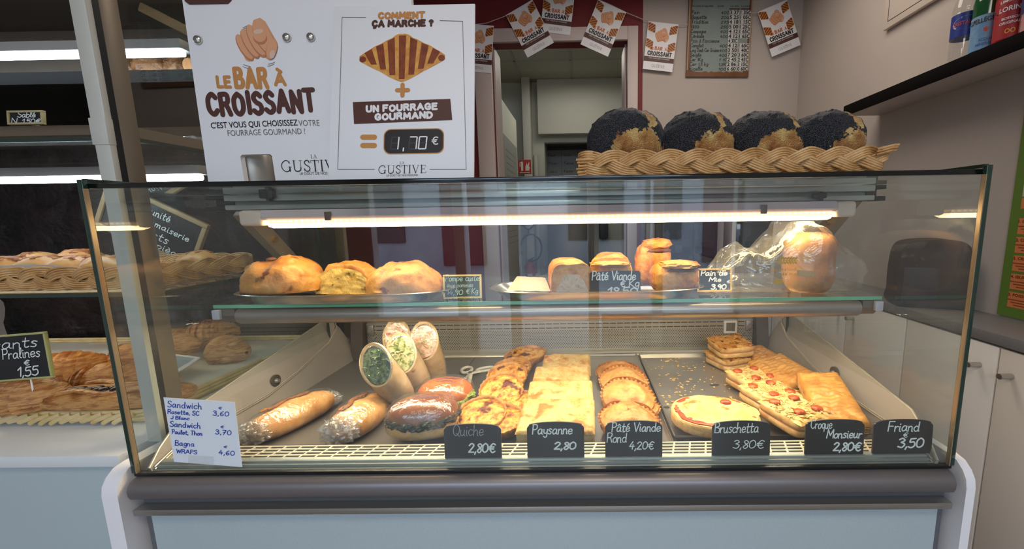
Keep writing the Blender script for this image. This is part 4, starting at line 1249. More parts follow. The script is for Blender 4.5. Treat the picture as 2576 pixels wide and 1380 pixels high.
for s, fx, fy, h, wd in (('Sandwich', .04, .14, .11, .48), ('Rosette, SC', .03, .24, .075, .44), ('J Blanc', .06, .32, .055, .26), ('Sandwich', .03, .44, .1, .43), ('Poulet, Thon', .04, .55, .075, .43),
                          ('Bagna', .06, .73, .09, .27), ('WRAPS', .06, .85, .07, .29), ('€', .76, .12, .05, .045), ('3,60', .67, .22, .1, .22), ('€', .75, .41, .05, .045), ('3,70', .665, .51, .1, .22), ('€', .755, .72, .05, .045), ('4,60', .67, .83, .1, .22)):
    x, z = pl(fx, fy); write(b, s, x, z, h * W_ * .85, .0008 if s == '€' else .0014, width=wd * W_, slant=.1, rot=rot, off=.0006)
b.obj('handwritten_lettering', mat('blue_marker_ink', (34, 66, 168), .6), t, 0)
x, z = pl(.4, .95)
b = B(); b.rect(x, z - .004, .05, .03, .0011, rot); b.obj('tape', FILM, t, 0)

# ================================================================ ON THE GLASS SHELF
SZ = 1.0775
METAL = mat('polished_serving_tray', (204, 198, 188), .22, .9)


def oval_tray(label, x0, x1, y0, y1, paper):
    t = thing('serving_tray', label, 'tray', ((x0 + x1) / 2, (y0 + y1) / 2, SZ))
    a, c_ = (x1 - x0) / 2, (y1 - y0) / 2
    sp = lambda s, e: math.copysign(abs(s) ** e, s)
    b = B()

    def fn(u, v):
        an = 2 * math.pi * u
        k, z = [(0, .001), (.78, .001), (.86, .004), (.94, .021), (.985, .0245), (1.0, .023), (.99, .0212), (.94, .019), (.86, .0015), (.5, 0)][round(v * 9)]
        return Vector((a * k * sp(math.cos(an), .55), c_ * k * sp(math.sin(an), .7), z))
    b.grid(fn, 64, 10, wu=True); b.obj('tray_body', METAL, t, 50)
    if paper:
        b = B()
        b.grid(lambda u, v: Vector((-a * .72 + 1.44 * a * u, -c_ * .5 + 1.0 * c_ * v, .0035 + .0012 * fbm((u * 9, v * 5, 1), 1.3))), 24, 12)
        o = b.obj('paper_liner', mat('white_tray_paper', (196, 190, 178), .7), t, 80)
    return t


oval_tray('oval metal serving tray carrying the three golden fruit breads', -.855, -.315, .172, .37, True)
oval_tray('oval metal serving tray carrying the meat pie loaf and flaky rolls', -.23, .305, .170, .375, False)
POMPE = crust('apple_bread_crust', [(140, 78, 30), (196, 130, 58), (214, 156, 84), (180, 112, 46)], 14, .6, .42, 130, ((120, 66, 28), 24, .64), .005)
POMC = crust('apple_bread_cut_face', [(150, 104, 38), (214, 172, 84), (232, 196, 112), (190, 146, 64)], 34, .9, .6, 120, ((96, 66, 30), 30, .62), .005)
for px, pyt, wpx, Y, rz, sx, lab, cut in ((736, 700, 178, .30, 8, 1, 'whole golden fruit bread at the left end of the oval tray', 0), (898, 705, 150, .325, -6, 1, 'fruit bread cut open with its yellow crumb facing the glass', 1),
                                          (1030, 700, 185, .30, -10, 1, 'browned fruit bread with dark fruit patches at the right end of the oval tray', 0)):
    p = at(px, pyt, Y=Y); sc = .99 * (Y + .72) / 998.7
    t = thing('fruit_bread', lab, 'bread', (p.x, Y - .028, SZ + .0065), (0, 0, R(rz)), 'fruit breads on the oval tray')
    w_ = wpx * sc / 2
    h = .074 if not cut else .07
    b = B()

    def ds(q, d, px=px, cut=cut):
        q = q * (1 + .08 * fbm(d * 1.4 + Vector((px, 0, 0)), 1.6) + .03 * fbm(d + Vector((px, 0, 0)), 5))
        if cut and q.y < -.025: q.y = -.025 + .15 * (q.y + .025)
        if not cut: q.z -= .010 * math.exp(-((q.x + .2 * w_) / .02) ** 2) * (q.z > .01)
        return q
    b.ball((0, 0, .012), (w_, .075, h), 60, 30, ds, -.16, .92)
    b.obj('bread_crust', POMPE, t, 80)
    if cut:
        b = B(); b.grid(lambda u, v: Vector((w_ * .95 * math.cos(math.pi * u) * (1 - .02 * v), -.036 + .003 * v + .003 * fbm((u * 5, v * 4, 3), 2), .004 + (h * .93) * v * max(0, math.sin(math.pi * u)) ** .5)), 36, 14)
        b.obj('cut_face', POMC, t, 80)
    else:
        b = B()
        for i in range(5):
            a = random.uniform(-.6, .6); b.ball((w_ * a, -.035 - .01 * random.random(), .03 + .035 * random.random()), (.008, .01, .006), 12, 8)
        b.ball((-w_ * .2 if px < 800 else w_ * .1, -.012, .079), (.011, .011, .005), 12, 8)
        b.obj('fruit_piece', mat('dark_baked_fruit', (104, 62, 34), .5, var=(60, (140, 90, 46))), t, 60)

FLAK = crust('flaky_loaf_crust', [(150, 78, 28), (204, 130, 54), (228, 168, 88), (180, 104, 42)], 22, 1.0, .4, 90, None, .006)
PATE = crust('pale_meat_filling', [(206, 164, 128), (226, 196, 160), (180, 132, 104)], 70, .7, .5, 160)


def flaky_loaf(label, x, Y, w_, d, h, rz, face, seed, name='meat_pie_loaf'):
    t = thing(name, label, 'pie', (x, Y, SZ + .004), (0, 0, R(rz)), 'flaky meat pie pieces')
    b = B()

    def fn(u, v):
        a = math.pi * u; sp = lambda s, e: math.copysign(abs(s) ** e, s)
        x_ = w_ / 2 * sp(math.cos(a), .55); z = h * max(0, math.sin(a)) ** .5
        y_ = -d / 2 + d * v
        k = 1 + .05 * fbm((u * 3, v * 3, seed), 1.8)
        e = 1 - .25 * max(0, v - .85) / .15
        return Vector((x_ * k * e, y_, z * k * e + .003 * math.sin(8 * u + v * 12)))
    b.grid(fn, 30, 30)
    b.add([fn(i / 29, 1) for i in range(30)], [tuple(range(30))]); b.add([fn(i / 29, 0) * .999 for i in range(30)], [tuple(range(29, -1, -1))])
    b.obj('pastry_crust', FLAK, t, 60)
    b = B()
    if face:
        b.grid(lambda u, v: Vector((w_ * .40 * (2 * u - 1) * (1 - .2 * v * v), -d / 2 - .0015 - .002 * fbm((u * 5, v * 5, seed), 2), .006 + h * .6 * v * (1 - .5 * (2 * u - 1) ** 4))), 20, 12); b.obj('meat_filling', PATE, t, 80)
    else:
        b.ball((0, -d / 2 + .012, h * .78), (w_ * .46, .03, .009), 30, 12, lambda q, e: q * (1 + .15 * fbm(e, 3))); b.obj('pastry_flap', FRIS, t, 60)
    return t


flaky_loaf('flaky meat pie loaf cut to show pale filling, left of its black sign', at(1430, 700, Y=.27).x, .275, .100, .15, .085, 8, True, 1)
flaky_loaf('flaky meat pie loaf rising behind the Pâté Viande sign', at(1536, 700, Y=.295).x, .305, .108, .11, .092, -4, False, 2)


def spiral_roll(label, p, w_, d, h, seed):
    t = thing('flaky_roll', label, 'pastry', p, (0, 0, R(seed * 7)), 'folded flaky rolls on the right of the tray')
    b = B(); b.ball((0, 0, h * .45), (w_ / 2, d / 2, h * .55), 48, 24, lambda q, e: q * (1 + .05 * fbm(e, 2.3) + .02 * math.sin(e.z * 14 + e.x * 3)), -.82, .8); b.obj('pastry_body', FLAK, t, 70)
    b = B(); b.ball((w_ * .06, -d * .12, h * .90), (w_ * .40, d * .46, h * .13), 44, 18, lambda q, e: q * (1 + .16 * fbm(e * 1.5, 2.5)), -1, .8)
    b.mi = 1; b.ball((w_ * .08, -d * .34, h * .76), (w_ * .36, d * .22, h * .06), 30, 10, lambda q, e: q * (1 + .12 * fbm(e, 3)))  # dark blob paints the shade of the gap under the flap
    b.obj('pastry_fold', [FLAK, mat('painted_gap_shade', (104, 58, 30), .6)], t, 60)
    return t


q = at(1690, 712, Y=.27); spiral_roll('large folded flaky roll at the right end of the second tray, in front', (q.x, .255, SZ + .004), .118, .1, .075, 1)
q = at(1640, 672, Y=.35); spiral_roll('folded flaky roll behind the large one at the end of the second tray', (q.x, .335, SZ + .004), .10, .05, .118, 2)
# paper on the second tray
a = [at(px, py, Y=Y) for px, py, Y in ((1274, 730, .20), (1385, 732, .20), (1372, 698, .33), (1302, 694, .34))]
b = B(); b.grid(lambda u, v: (a[0].lerp(a[1], u)).lerp(a[3].lerp(a[2], u), v) + Vector((0, 0, .002 * fbm((u * 3, v * 3, 1), 1))), 16, 10)
tag(b.obj('paper_sheet', mat('greasy_white_paper', (214, 190, 176), .6, bump=(30, .2)), None, 80), 'white greaseproof paper lying at the left end of the second serving tray', 'paper')


def framed_sign(label, px0, px1, py0, py1, Y, words, frame, board, hand, tilt=-6, name='price_sign', grid=False, off=(0, 0)):
    a = at(px0, py1, Y=Y); c_ = at(px1, py0, Y=Y)
    w_, h = c_.x - a.x, c_.z - a.z
    t = thing(name, label, 'sign', (a.x + w_ / 2, Y, a.z + .0015), (R(tilt), 0, 0))
    b = B(); b.bb(-w_ / 2 + .003, w_ / 2 - .003, 0, .003, .003, h - .003); b.obj('board', board, t)
    b = B(); f = .0042
    for x0, x1, z0, z1 in ((-w_ / 2, w_ / 2, 0, f), (-w_ / 2, w_ / 2, h - f, h), (-w_ / 2, -w_ / 2 + f, f, h - f), (w_ / 2 - f, w_ / 2, f, h - f)):
        b.bb(x0, x1, -.0025, .0045, z0, z1, .0008)
    b.obj('frame', frame, t, 30)
    if grid:
        b = B()
        n = 12
        for i in range(1, n): b.rect(-w_ / 2 + w_ * i / n, h / 2, .0004, h - 2 * f, .0002)
        for i in range(1, 9): b.rect(0, h * i / 9, w_ - 2 * f, .0004, .0002)
        b.obj('ruled_lines', mat('faint_chalk_rule', (70, 72, 66), .7), t, 0)
    b = B()
    for s_, x, z, ht, wd, bold in words:
        write(b, s_, -w_ / 2 + x * w_, z * h, ht * w_, bold * w_, width=wd * w_, slant=.12, gap=.1, off=.0006, bounce=.02)
    b.obj('handwritten_lettering', hand, t, 0)
    b = B(); b.prism([(.003, .004), (.03, -.001), (.026, -.001), (.003, h * .6)], -.004, .004); b.obj('stand', frame, t)
    return t


CREAMF = mat('cream_sign_frame', (190, 176, 130), .5)
YELF = mat('light_wood_sign_frame', (214, 174, 96), .5)
GREENB = mat('grey_green_board', (44, 58, 58), .5, var=(50, (56, 70, 68)))
framed_sign('cream-framed sign reading Pompe cuite aux pommes at the end of the fruit bread tray', 1116, 1209, 692, 752, .26, (('Pompe cuite', .06, .74, .16, .88, .018), ('aux pommes', .1, .48, .11, .68, .012), ('14,90', .08, .16, .16, .42, .016), ('€ Kg', .6, .2, .14, .3, .014)), CREAMF, GREENB, mat('pale_green_chalk', (150, 176, 170), .7))
framed_sign('wood-framed ruled sign reading Pain de Mie 3,90€ beside the bagged loaf', 1754, 1843, 676, 735, .272, (('Pain de', .1, .70, .15, .76, .03), ('Mie', .34, .44, .12, .34, .027), ('3,90', .4, .10, .17, .42, .034), ('€', .85, .36, .1, .09, .018)), YELF, SLATE, CHALK, grid=True)
# leaning slate on the second tray
a = at(1484, 731, Y=.196); c_ = at(1612, 731, Y=.196); w_ = c_.x - a.x; h = at(1545, 680, Y=.2).z - SZ - .004
t = thing('price_sign', 'black price sign reading Pâté Viande 18,50 € Kg standing in the second serving tray', 'sign', ((a.x + c_.x) / 2, .196, SZ + .004), (R(-8), 0, 0))
b = B(); b.prism([(-w_ / 2, 0), (w_ / 2, 0), (w_ / 2, h * .9), (w_ / 2 - .003, h * .97), (.0, h * 1.0), (-w_ / 2 + .003, h * .95), (-w_ / 2, h * .88)], 0, .003, 'y'); b.obj('board', SLATE, t, 30)
b = B()
for s_, x, z, ht, wd, bold in (('Pâté Viande', .04, .66, .17, .86, .022), ('€ Kg', .6, .4, .15, .36, .02), ('18,50', .34, .1, .19, .58, .03)):
    write(b, s_, -w_ / 2 + x * w_, z * h, ht * w_, bold * w_, width=wd * w_, slant=.12, gap=.1, bounce=.02)
b.obj('handwritten_lettering', CHALK, t, 0)

# sandwich loaf in a clear bag
PMIE = crust('sandwich_loaf_crust', [(156, 90, 42), (200, 134, 70), (220, 162, 98), (230, 186, 128)], 9, .3, .45, 160)
t = thing('bagged_loaf', 'square golden sandwich loaf in a clear plastic bag at the right end of the shelf', 'bread', (.50, .285, SZ))
b = B()
lz = 1.229 - SZ


def lf(q, d):
    q = q * (1 + .025 * fbm(d, 1.8))
    if q.z > .02: q.x *= 1.0 + .10 * min(1, (q.z - .02) / .03); q.y *= 1.06
    return q


b.ball((0, 0, lz * .47), (.056, .080, lz * .5), 60, 40, lf, -.94, .52)
b.obj('loaf', PMIE, t, 70)
t.children[0].rotation_euler = (0, 0, R(-22)); t.children[0].location = (.078, .005, .001)
b = B()


def bagf(u, v):          # u along the bag from its mouth at the left to its closed end, v around
    a = 2 * math.pi * v
    x = -.165 + .322 * u
    rz_ = [.030, .052, .060, .052, .062, .084, .094, .092, .075, .06, .05][min(10, int(u * 10))]
    r2 = [.030, .052, .060, .052, .062, .084, .094, .092, .075, .06, .05][min(10, int(u * 10) + 1)]
    rz_ = rz_ + (r2 - rz_) * (u * 10 % 1); ry = .06 + .037 * min(1, u * 1.5)
    sp = lambda s, e: math.copysign(abs(s) ** e, s)
    w2 = 1 + .09 * fbm((u * 4, math.cos(a), math.sin(a)), 2.2)
    z = rz_ * (1 + sp(math.sin(a), .8)) * w2
    return Vector((x + .01 * fbm((math.cos(a) * 2, math.sin(a) * 2, u), 2), ry * sp(math.cos(a), .7) * w2, min(1.2535 - SZ, max(.0012, z))))


b.grid(bagf, 60, 48, wv=True)
b.add([bagf(1, i / 48) for i in range(48)], [tuple(range(48))])
b.obj('plastic_bag', BAGM, t, 80)
b = B()
YP = mat('yellow_bag_print', (214, 168, 62), .5)
# printed wheat ear and small print on the bag's front
sub = B()
for i in range(7):
    for sg in (-1, 1): sub.oval(.006 * i, sg * .0035, .0045, .0018, sg * .6, 0, 10)
sub.ribbon([(-.012, 0), (.042, 0)], .001, 0)
for k, (ln, zz) in enumerate((('Fabrication artisanale', -.018), ('pain de mie', -.026))):
    write(sub, ln, -.02, zz, .006, .0007, width=.06, off=0)
sub.rect(.0, -.037, .02, .009, 0); sub.rect(.0, -.037, .017, .006, 0)
b.add([(v.x - .045, -.098 + .0 * v.z - abs(v.x) * .05, v.z * 1.3 + .088) for v in sub.v], sub.f)
b.obj('bag_print', YP, t, 0)
b = B(); b.add([(.004, -.085, .064), (.05, -.084, .060), (.05, -.084, .046), (.004, -.085, .05)], [(0, 1, 2, 3)]); b.obj('paper_label', mat('kraft_label', (206, 164, 108), .6), t.children[0], 0)

# ================================================================ ON TOP OF THE CASE
TOPZ = 1.3435


def braid(b, path, A, Bw, waves, rods, r, z0, closed=True, n=None):
    """three interlaced bundles of rods following a closed path of (x, y, nx, ny)"""
    N = n or len(path)
    for st in range(3):
        ph = 2 * math.pi * st / 3
        for k in range(rods):
            o = (k - (rods - 1) / 2) * r * 2.1
            P = []
            for i in range(N):
                x, y, nx, ny = path[i]
                th = 2 * math.pi * waves * i / N + ph
                up = A * math.sin(th); out = Bw * math.sin(2 * th)
                # rods lie side by side across the bundle
                P.append((x + nx * out, y + ny * out, z0 + up + o * (.86 + .14 * abs(math.cos(th)))))
            b.tube(P, r, 6, closed=closed)


def rect_path(x0, x1, y0, y1, rad, step=.006):
    P = []
    segs = [((x0 + rad, y0), (x1 - rad, y0), (0, -1)), None, ((x1, y0 + rad), (x1, y1 - rad), (1, 0)), None, ((x1 - rad, y1), (x0 + rad, y1), (0, 1)), None, ((x0, y1 - rad), (x0, y0 + rad), (-1, 0)), None]
    cs = [(x1 - rad, y0 + rad, -90), (x1 - rad, y1 - rad, 0), (x0 + rad, y1 - rad, 90), (x0 + rad, y0 + rad, 180)]
    ci = 0
    for s_ in segs:
        if s_:
            (xa, ya), (xb, yb), (nx, ny) = s_; m = max(2, int(math.hypot(xb - xa, yb - ya) / step))
            P += [(xa + (xb - xa) * i / m, ya + (yb - ya) * i / m, nx, ny) for i in range(m)]
        else:
            cx, cy, a0 = cs[ci]; ci += 1
            m = max(4, int(rad * 1.57 / step))
            P += [(cx + rad * math.cos(R(a0 + 90 * i / m)), cy + rad * math.sin(R(a0 + 90 * i / m)), math.cos(R(a0 + 90 * i / m)), math.sin(R(a0 + 90 * i / m))) for i in range(m)]
    return P


t = thing('wicker_basket', 'long braided wicker basket of poppy seed breads standing on the glass counter top', 'basket', (0, 0, 0))
bx0, bx1, by0, by1 = at(1465, 420, Y=.07).x, at(2236, 400, Y=.07).x, .068, .235
b = B(); braid(b, rect_path(bx0, bx1, by0, by1, .025), .0150, .007, 9, 5, .0023, TOPZ + .0285)
rim = b; b = B()
for i in range(9):
    y = by0 + .012 + (by1 - by0 - .024) * i / 8
    b.tube([(bx0 + .01 + (bx1 - bx0 - .02) * k / 60, y, TOPZ + .0055 + .0022 * math.sin(k * 1.57 + math.pi * i)) for k in range(61)], .0032, 6)
for i in range(31):
    x = bx0 + .01 + (bx1 - bx0 - .02) * i / 30; b.tube([(x, by0 + .006, TOPZ + .005), (x, by1 - .006, TOPZ + .005)], .0026, 6)
b.obj('woven_base', WICK, t, 60)
b = rim
for k in range(6):        # cut rod ends sticking out at the two front corners
    b.tube([(bx1 - .03, by0 - .006, TOPZ + .036 + .0052 * (k % 3)), (bx1 - .002 + .002 * k, by0 - .010, TOPZ + .043 + .0052 * (k % 3))], .0022, 6)
    b.tube([(bx0 + .03, by0 + .002, TOPZ + .012 + .005 * k), (bx0 - .008 - .002 * (k % 3), by0 - .004, TOPZ + .006 + .006 * k)], .0024, 6)
b.obj('braided_rim', WICK, t, 60)
POP = bpy.data.materials.new('poppy_seed_crust'); POP.use_nodes = True
nt = POP.node_tree; N = nt.nodes; L = nt.links; bs = N['Principled BSDF']; bs.inputs['Roughness'].default_value = .6
tc = N.new('ShaderNodeTexCoord'); vo = N.new('ShaderNodeTexVoronoi'); vo.inputs['Scale'].default_value = 560; L.new(tc.outputs['Object'], vo.inputs[0])
r = N.new('ShaderNodeValToRGB'); r.color_ramp.elements[0].color = lin((118, 122, 134)); r.color_ramp.elements[1].color = lin((20, 20, 24)); r.color_ramp.elements[1].position = .55
L.new(vo.outputs['Distance'], r.inputs[0])
cn = N.new('ShaderNodeTexNoise'); cn.inputs['Scale'].default_value = 26; cn.inputs['Detail'].default_value = 6; L.new(tc.outputs['Object'], cn.inputs[0])
cr = N.new('ShaderNodeValToRGB'); cr.color_ramp.elements[0].position = .32; cr.color_ramp.elements[0].color = lin((158, 96, 48)); cr.color_ramp.elements[1].position = .66; cr.color_ramp.elements[1].color = lin((238, 208, 140)); e_ = cr.color_ramp.elements.new(.5); e_.color = lin((214, 164, 98))
L.new(cn.outputs[0], cr.inputs[0])
at_ = N.new('ShaderNodeAttribute'); at_.attribute_name = 'seeded'
n2 = N.new('ShaderNodeTexNoise'); n2.inputs['Scale'].default_value = 150; L.new(tc.outputs['Object'], n2.inputs[0])
ad = mnode('ADD', at_.outputs['Fac'], mnode('MULTIPLY', mnode('SUBTRACT', n2.outputs[0], .5), 1.5)) if False else None
s1 = N.new('ShaderNodeMath'); s1.operation = 'MULTIPLY_ADD'; s1.inputs[1].default_value = 1.3; L.new(n2.outputs[0], s1.inputs[0]); L.new(at_.outputs['Fac'], s1.inputs[2])
mr = N.new('ShaderNodeMapRange'); mr.inputs[1].default_value = 1.1; mr.inputs[2].default_value = 1.2; L.new(s1.outputs[0], mr.inputs[0])
mx = N.new('ShaderNodeMix'); mx.data_type = 'RGBA'; L.new(mr.outputs[0], mx.inputs[0]); L.new(cr.outputs[0], mx.inputs[6]); L.new(r.outputs[0], mx.inputs[7]); L.new(mx.outputs[2], bs.inputs['Base Color'])
iv = N.new('ShaderNodeMath'); iv.operation = 'MULTIPLY_ADD'; iv.inputs[1].default_value = -1; L.new(vo.outputs['Distance'], iv.inputs[0]); L.new(cn.outputs[0], iv.inputs[2])
bu = N.new('ShaderNodeBump'); bu.inputs['Strength'].default_value = 1.0; bu.inputs['Distance'].default_value = .003; L.new(iv.outputs[0], bu.inputs['Height']); L.new(bu.outputs[0], bs.inputs['Normal'])
for i, (px, pyt, wpx, lab) in enumerate(((1576, 276, 190, 'leftmost and tallest of the four poppy seed loaves in the wicker basket'), (1754, 280, 176, 'second poppy seed loaf from the left in the wicker basket'),
                                         (1922, 282, 176, 'third poppy seed loaf from the left, with a wide bare crust facing front'), (2078, 282, 170, 'rightmost poppy seed loaf in the wicker basket, partly behind the third'))):
    Y = .153 + .004 * (i == 3)
    c_ = at(px, pyt, Y=Y); sc = .99 * (Y + .72) / 998.7
    rx = wpx / 2 * sc; h = (c_.z - TOPZ - .008); rzz = h / 2
    t = thing('poppy_seed_loaf', lab, 'bread', (c_.x, Y, TOPZ + .0125 + rzz * .92), (0, 0, 0), 'poppy seed loaves in the basket')
    b = B()

    def dp(q, d, i=i):
        k = 1 + .045 * fbm(d + Vector((i * 3.1, 0, 0)), 1.5) + .012 * fbm(d + Vector((i, 1, 0)), 8)
        # two slashes crossing over the top
        s1 = abs(d.x * .8 + d.y * .5 - .12 + .1 * (i % 2)); k -= .05 * math.exp(-(s1 / .1) ** 2) * (d.z > .1); k += .03 * fbm(d + Vector((i * 2, 5, 0)), 5) * (d.z < .2)
        if d.z > .55: k += .06 * max(0, fbm(d * 2.2 + Vector((i, 2, 0)), 2.6))
        return q * k
    b.ball((0, 0, 0), (rx * (.95 if i == 3 else 1), .072, rzz * 1.0), 72, 44, dp, -.9, .9)
    o = b.obj('crumb_and_crust', POP, t, 80)
    at2 = o.data.attributes.new('seeded', 'FLOAT', 'POINT')
    vals = []
    sx_ = (.22, .36, .16, .40)[i]
    for v in o.data.vertices:
        d = Vector((v.co.x / rx, v.co.y / .078, v.co.z / rzz))
        bare = 1.5 - 1.35 * ((d.x - sx_) ** 2 * 1.3 + (d.z + .55) ** 2 * 1.1 + (d.y + .85) ** 2 * .45)      # bare lower front
        top = .95 - 9 * abs(d.x * .8 + d.y * .5 - .12 + .1 * (i % 2)) ** 1.5 if d.z > .35 else -1
        bot = 1.2 - (d.z + 1) * 3
        m_ = max(bare, top, bot) + .35 * fbm(d + Vector((i * 5, 0, 0)), 2.4)
        vals.append(max(0, min(1, 1.0 - m_)))
    at2.data.foreach_set('value', vals)

# posters
PRT = [CARD, TAN, BROWN, INKK, mat('skin_print', (226, 166, 124), .55), mat('skin_shade_print', (196, 126, 88), .55), mat('nail_print', (224, 192, 172), .5), mat('grey_print', (120, 112, 110), .55),
       mat('croissant_gold_print', (206, 132, 52), .5, var=(60, (232, 178, 92))), mat('croissant_dark_print', (116, 48, 24), .45, var=(50, (150, 74, 36))), mat('white_print', (240, 238, 240), .5), mat('orange_print', (206, 110, 60), .5)]


def hand_print(b, x, z, s, base=.0005):
    """pointing fist in flat colours"""
    def ov(dx, dz, a, c_, rot, mi, o): b.mi = mi; b.oval(x + dx * s, z + dz * s, a * s, c_ * s, R(rot), base + o * .00015)
    b.mi = 4; b.poly([(x + u * s, z + v * s) for u, v in ((-.42, -.05), (-.36, .12), (-.24, .18), (-.2, .33), (-.06, .36), (.0, .5), (.16, .55), (.28, .46), (.5, .0), (.5, -.12), (.44, -.2), (.34, -.36), (.2, -.36), (.12, -.24), (0, -.26), (-.06, -.34), (-.16, -.34), (-.22, -.42), (-.3, -.38))], base)
    for i, (dx, dz, a, c_, rot) in enumerate(((-.3, -.08, .12, .32, 28), (-.16, .0, .125, .35, 26), (.0, .06, .14, .38, 24))): ov(dx + .012, dz - .03, a + .012, c_ + .012, rot, 5, 1 + 2 * i); ov(dx + .012, dz, a - .004, c_ - .01, rot, 4, 2 + 2 * i)
    ov(.215, .08, .20, .42, 26, 5, 7); ov(.21, .11, .19, .40, 26, 4, 8); ov(.36, -.16, .125, .24, -22, 5, 9); ov(.365, -.15, .118, .235, -22, 4, 10)
    ov(.12, .11, .165, .155, 0, 5, 11); ov(.12, .15, .155, .14, 0, 4, 12); ov(.1, .24, .12, .05, 8, 6, 13); ov(.37, -.27, .06, .1, -22, 6, 13)


def croissant_print(b, x, z, w_, h, rot=0, base=.0005, n=7):
    c_, s_ = math.cos(rot), math.sin(rot)
    tr = lambda u, v: (x + c_ * u * w_ - s_ * v * h, z + s_ * u * w_ + c_ * v * h)
    up = lambda u: (.40 * max(0, 1 - abs(2 * u) ** 1.7) + .10 * max(0, 1 - abs(u) * 5)) * (1 + .07 * abs(math.sin(u * 24))) + .04; lo = lambda u: -.40 * max(0, 1 - abs(2 * u) ** 1.5) - .10 * max(0, 1 - abs(u) * 4) - .06
    U = [-.5 + i / 40 for i in range(41)]
    b.mi = 8
    b.poly([tr(u, up(u)) for u in U][::-1] + [tr(u, lo(u)) for u in U], base)
    b.mi = 9
    for i in range(n):
        u0 = -.40 + .8 * i / (n - 1); hw = .042 if n > 5 else .07
        q = [(u0 - hw, .94), (u0 + hw, .94)]
        lean = -u0 * .18
        b.poly([tr(u0 - hw, up(u0 - hw) * .93), tr(u0 - hw * .8 + lean, lo(u0) * .88), tr(u0 + hw * .8 + lean, lo(u0) * .88), tr(u0 + hw, up(u0 + hw) * .93)], base + .0003)
    for s2 in (-1, 1): b.oval(*tr(s2 * .46, -.03), .04 * w_, .07 * h, rot, base + .0003, 12)


def bubble(b, text, x, z, h, width, wt, mi, rot=0, off=.0006, halo=None):
    if halo is not None: b.mi = halo; write(b, text, x, z, h, wt * 1.35, width, 0, .3, rot, off - .0002, .035, 'c')
    b.mi = mi; write(b, text, x, z, h, wt, width, 0, .3, rot, off, .035, 'c')


# left board, upright
Y1 = .165
def p1(px, py):
    q = at(px, py, Y=Y1); return q.x, q.z
pA = p1(457, 0); pBt = p1(525, 455)
x0 = (pA[0] + pBt[0]) / 2; x1 = p1(1035, 10)[0]
t = thing('promotional_board', 'large white croissant bar board with a pointing hand and a cut-out, standing on the counter', 'poster', (x0, Y1, TOPZ))
W1 = x1 - x0; H1 = .44
lx = lambda px, py: (p1(px, py)[0] - x0, p1(px, py)[1] - TOPZ)
n0, n1 = lx(613, 440)[0], lx(692, 440)[0]; nz = lx(650, 388)[1]
b = B(); b.prism([(0, 0), (n0, 0), (n0 - .002, nz - .004), (n0 + .002, nz), (n1 - .006, nz), (n1 - .002, nz - .004), (n1, 0), (W1, 0), (W1, H1), (0, H1)], 0, .012, 'y'); b.obj('board', CARD, t, 30)
b = B()
u, v = lx(645, 108); hand_print(b, u, v, .088)
b.mi = 7
for px, py, rt in ((620, 66, .6), (622, 166, -.5), (684, 160, .5)):
    u, v = lx(px, py)
    for k in (0, 1): b.ribbon([(u - .007 + .007 * i - (.002 * k), v - (.001 * (i - 1) ** 2) * (1 if py < 100 else -1) + rt * .004 * (i - 1) - .004 * k) for i in range(3)], .0009, .0008)
u, v = lx(565, 219); bubble(b, 'LE', u, v, .020, .026, .0065, 1)
u, v = lx(634, 218); bubble(b, 'BAR', u, v - .001, .036, .066, .0088, 1)
u, v = lx(706, 214); bubble(b, 'À', u, v, .022, .02, .0068, 1)
u, v = lx(660, 280); bubble(b, 'CROISSANT', u, v - .003, .041, .228, .0102, 2, R(1.5))
b.mi = 3
u, v = lx(532, 323); ptext(b, "C'EST VOUS QUI CHOISISSEZ", u, v, .0125, .188, 'l', .012, rot=R(1))
b.mi = 7
u, v = lx(752, 317); ptext(b, 'VOTRE', u, v, .0125, .045, 'l', 0)
u, v = lx(574, 342); ptext(b, 'FOURRAGE GOURMAND !', u, v, .0125, .168, 'l', 0, rot=R(.5))
b.mi = 3
u, v = lx(790, 398); serif(b, 'LA', u, v, .008, .013)
u, v = lx(778, 431); serif(b, 'GUSTIVE', u + .008, v, .024, .135)
u, v = lx(800, 439); ptext(b, 'LE GOÛT DE NOS RÉGIONS', u + .008, v, .0058, .095)
b.mi = 2
ru, rv = lx(525, 3); b.prism([(ru - .048, rv), (ru - .04, rv - .006), (ru + .04, rv - .006), (ru + .048, rv), (ru + .048, rv + .05), (ru - .048, rv + .05)], -.002, .0005, 'y')
b.obj('printed_lettering', PRT, t, 0)
for px, py in ((500, 101), (723, 95), (783, 94)):
    u, v = lx(px, py); b = B(); b.ball((u, -.002, v), (.0088, .006, .0088), 20, 12); b.obj('chrome_stud', mat('chrome', (210, 206, 200), .12, 1), t)
b = B(); b.prism([(W1 * .3, .012), (W1 * .3, .0), (0, 0)], .02, .021, 'z') if False else b.bb(W1 * .45, W1 * .55, .012, .06, 0, .3); b.obj('back_stand', CARD, t)

# right board, leaning back on the first
cB = [at(830, 449, Y=.085), at(1194, 444, Y=.085)]
cB[0].z = cB[1].z = TOPZ + .0005
w2 = cB[1].x - cB[0].x
top_l = at(848, 22, Y=.163)
H2 = math.hypot(top_l.z - TOPZ, .163 - .085); lean = math.atan2(.163 - .085, top_l.z - TOPZ)
t = thing('promotional_board', 'white poster with a big croissant and the price 1,70€, leaning on the larger board', 'poster', ((cB[0].x + cB[1].x) / 2, .078, TOPZ + .001), (-lean, 0, 0))
b = B(); b.bb(-w2 / 2, w2 / 2, 0, .004, 0, H2, .0008); b.obj('board', CARD, t, 30)
b = B()
Rw = Matrix.Rotation(lean, 4, 'X')


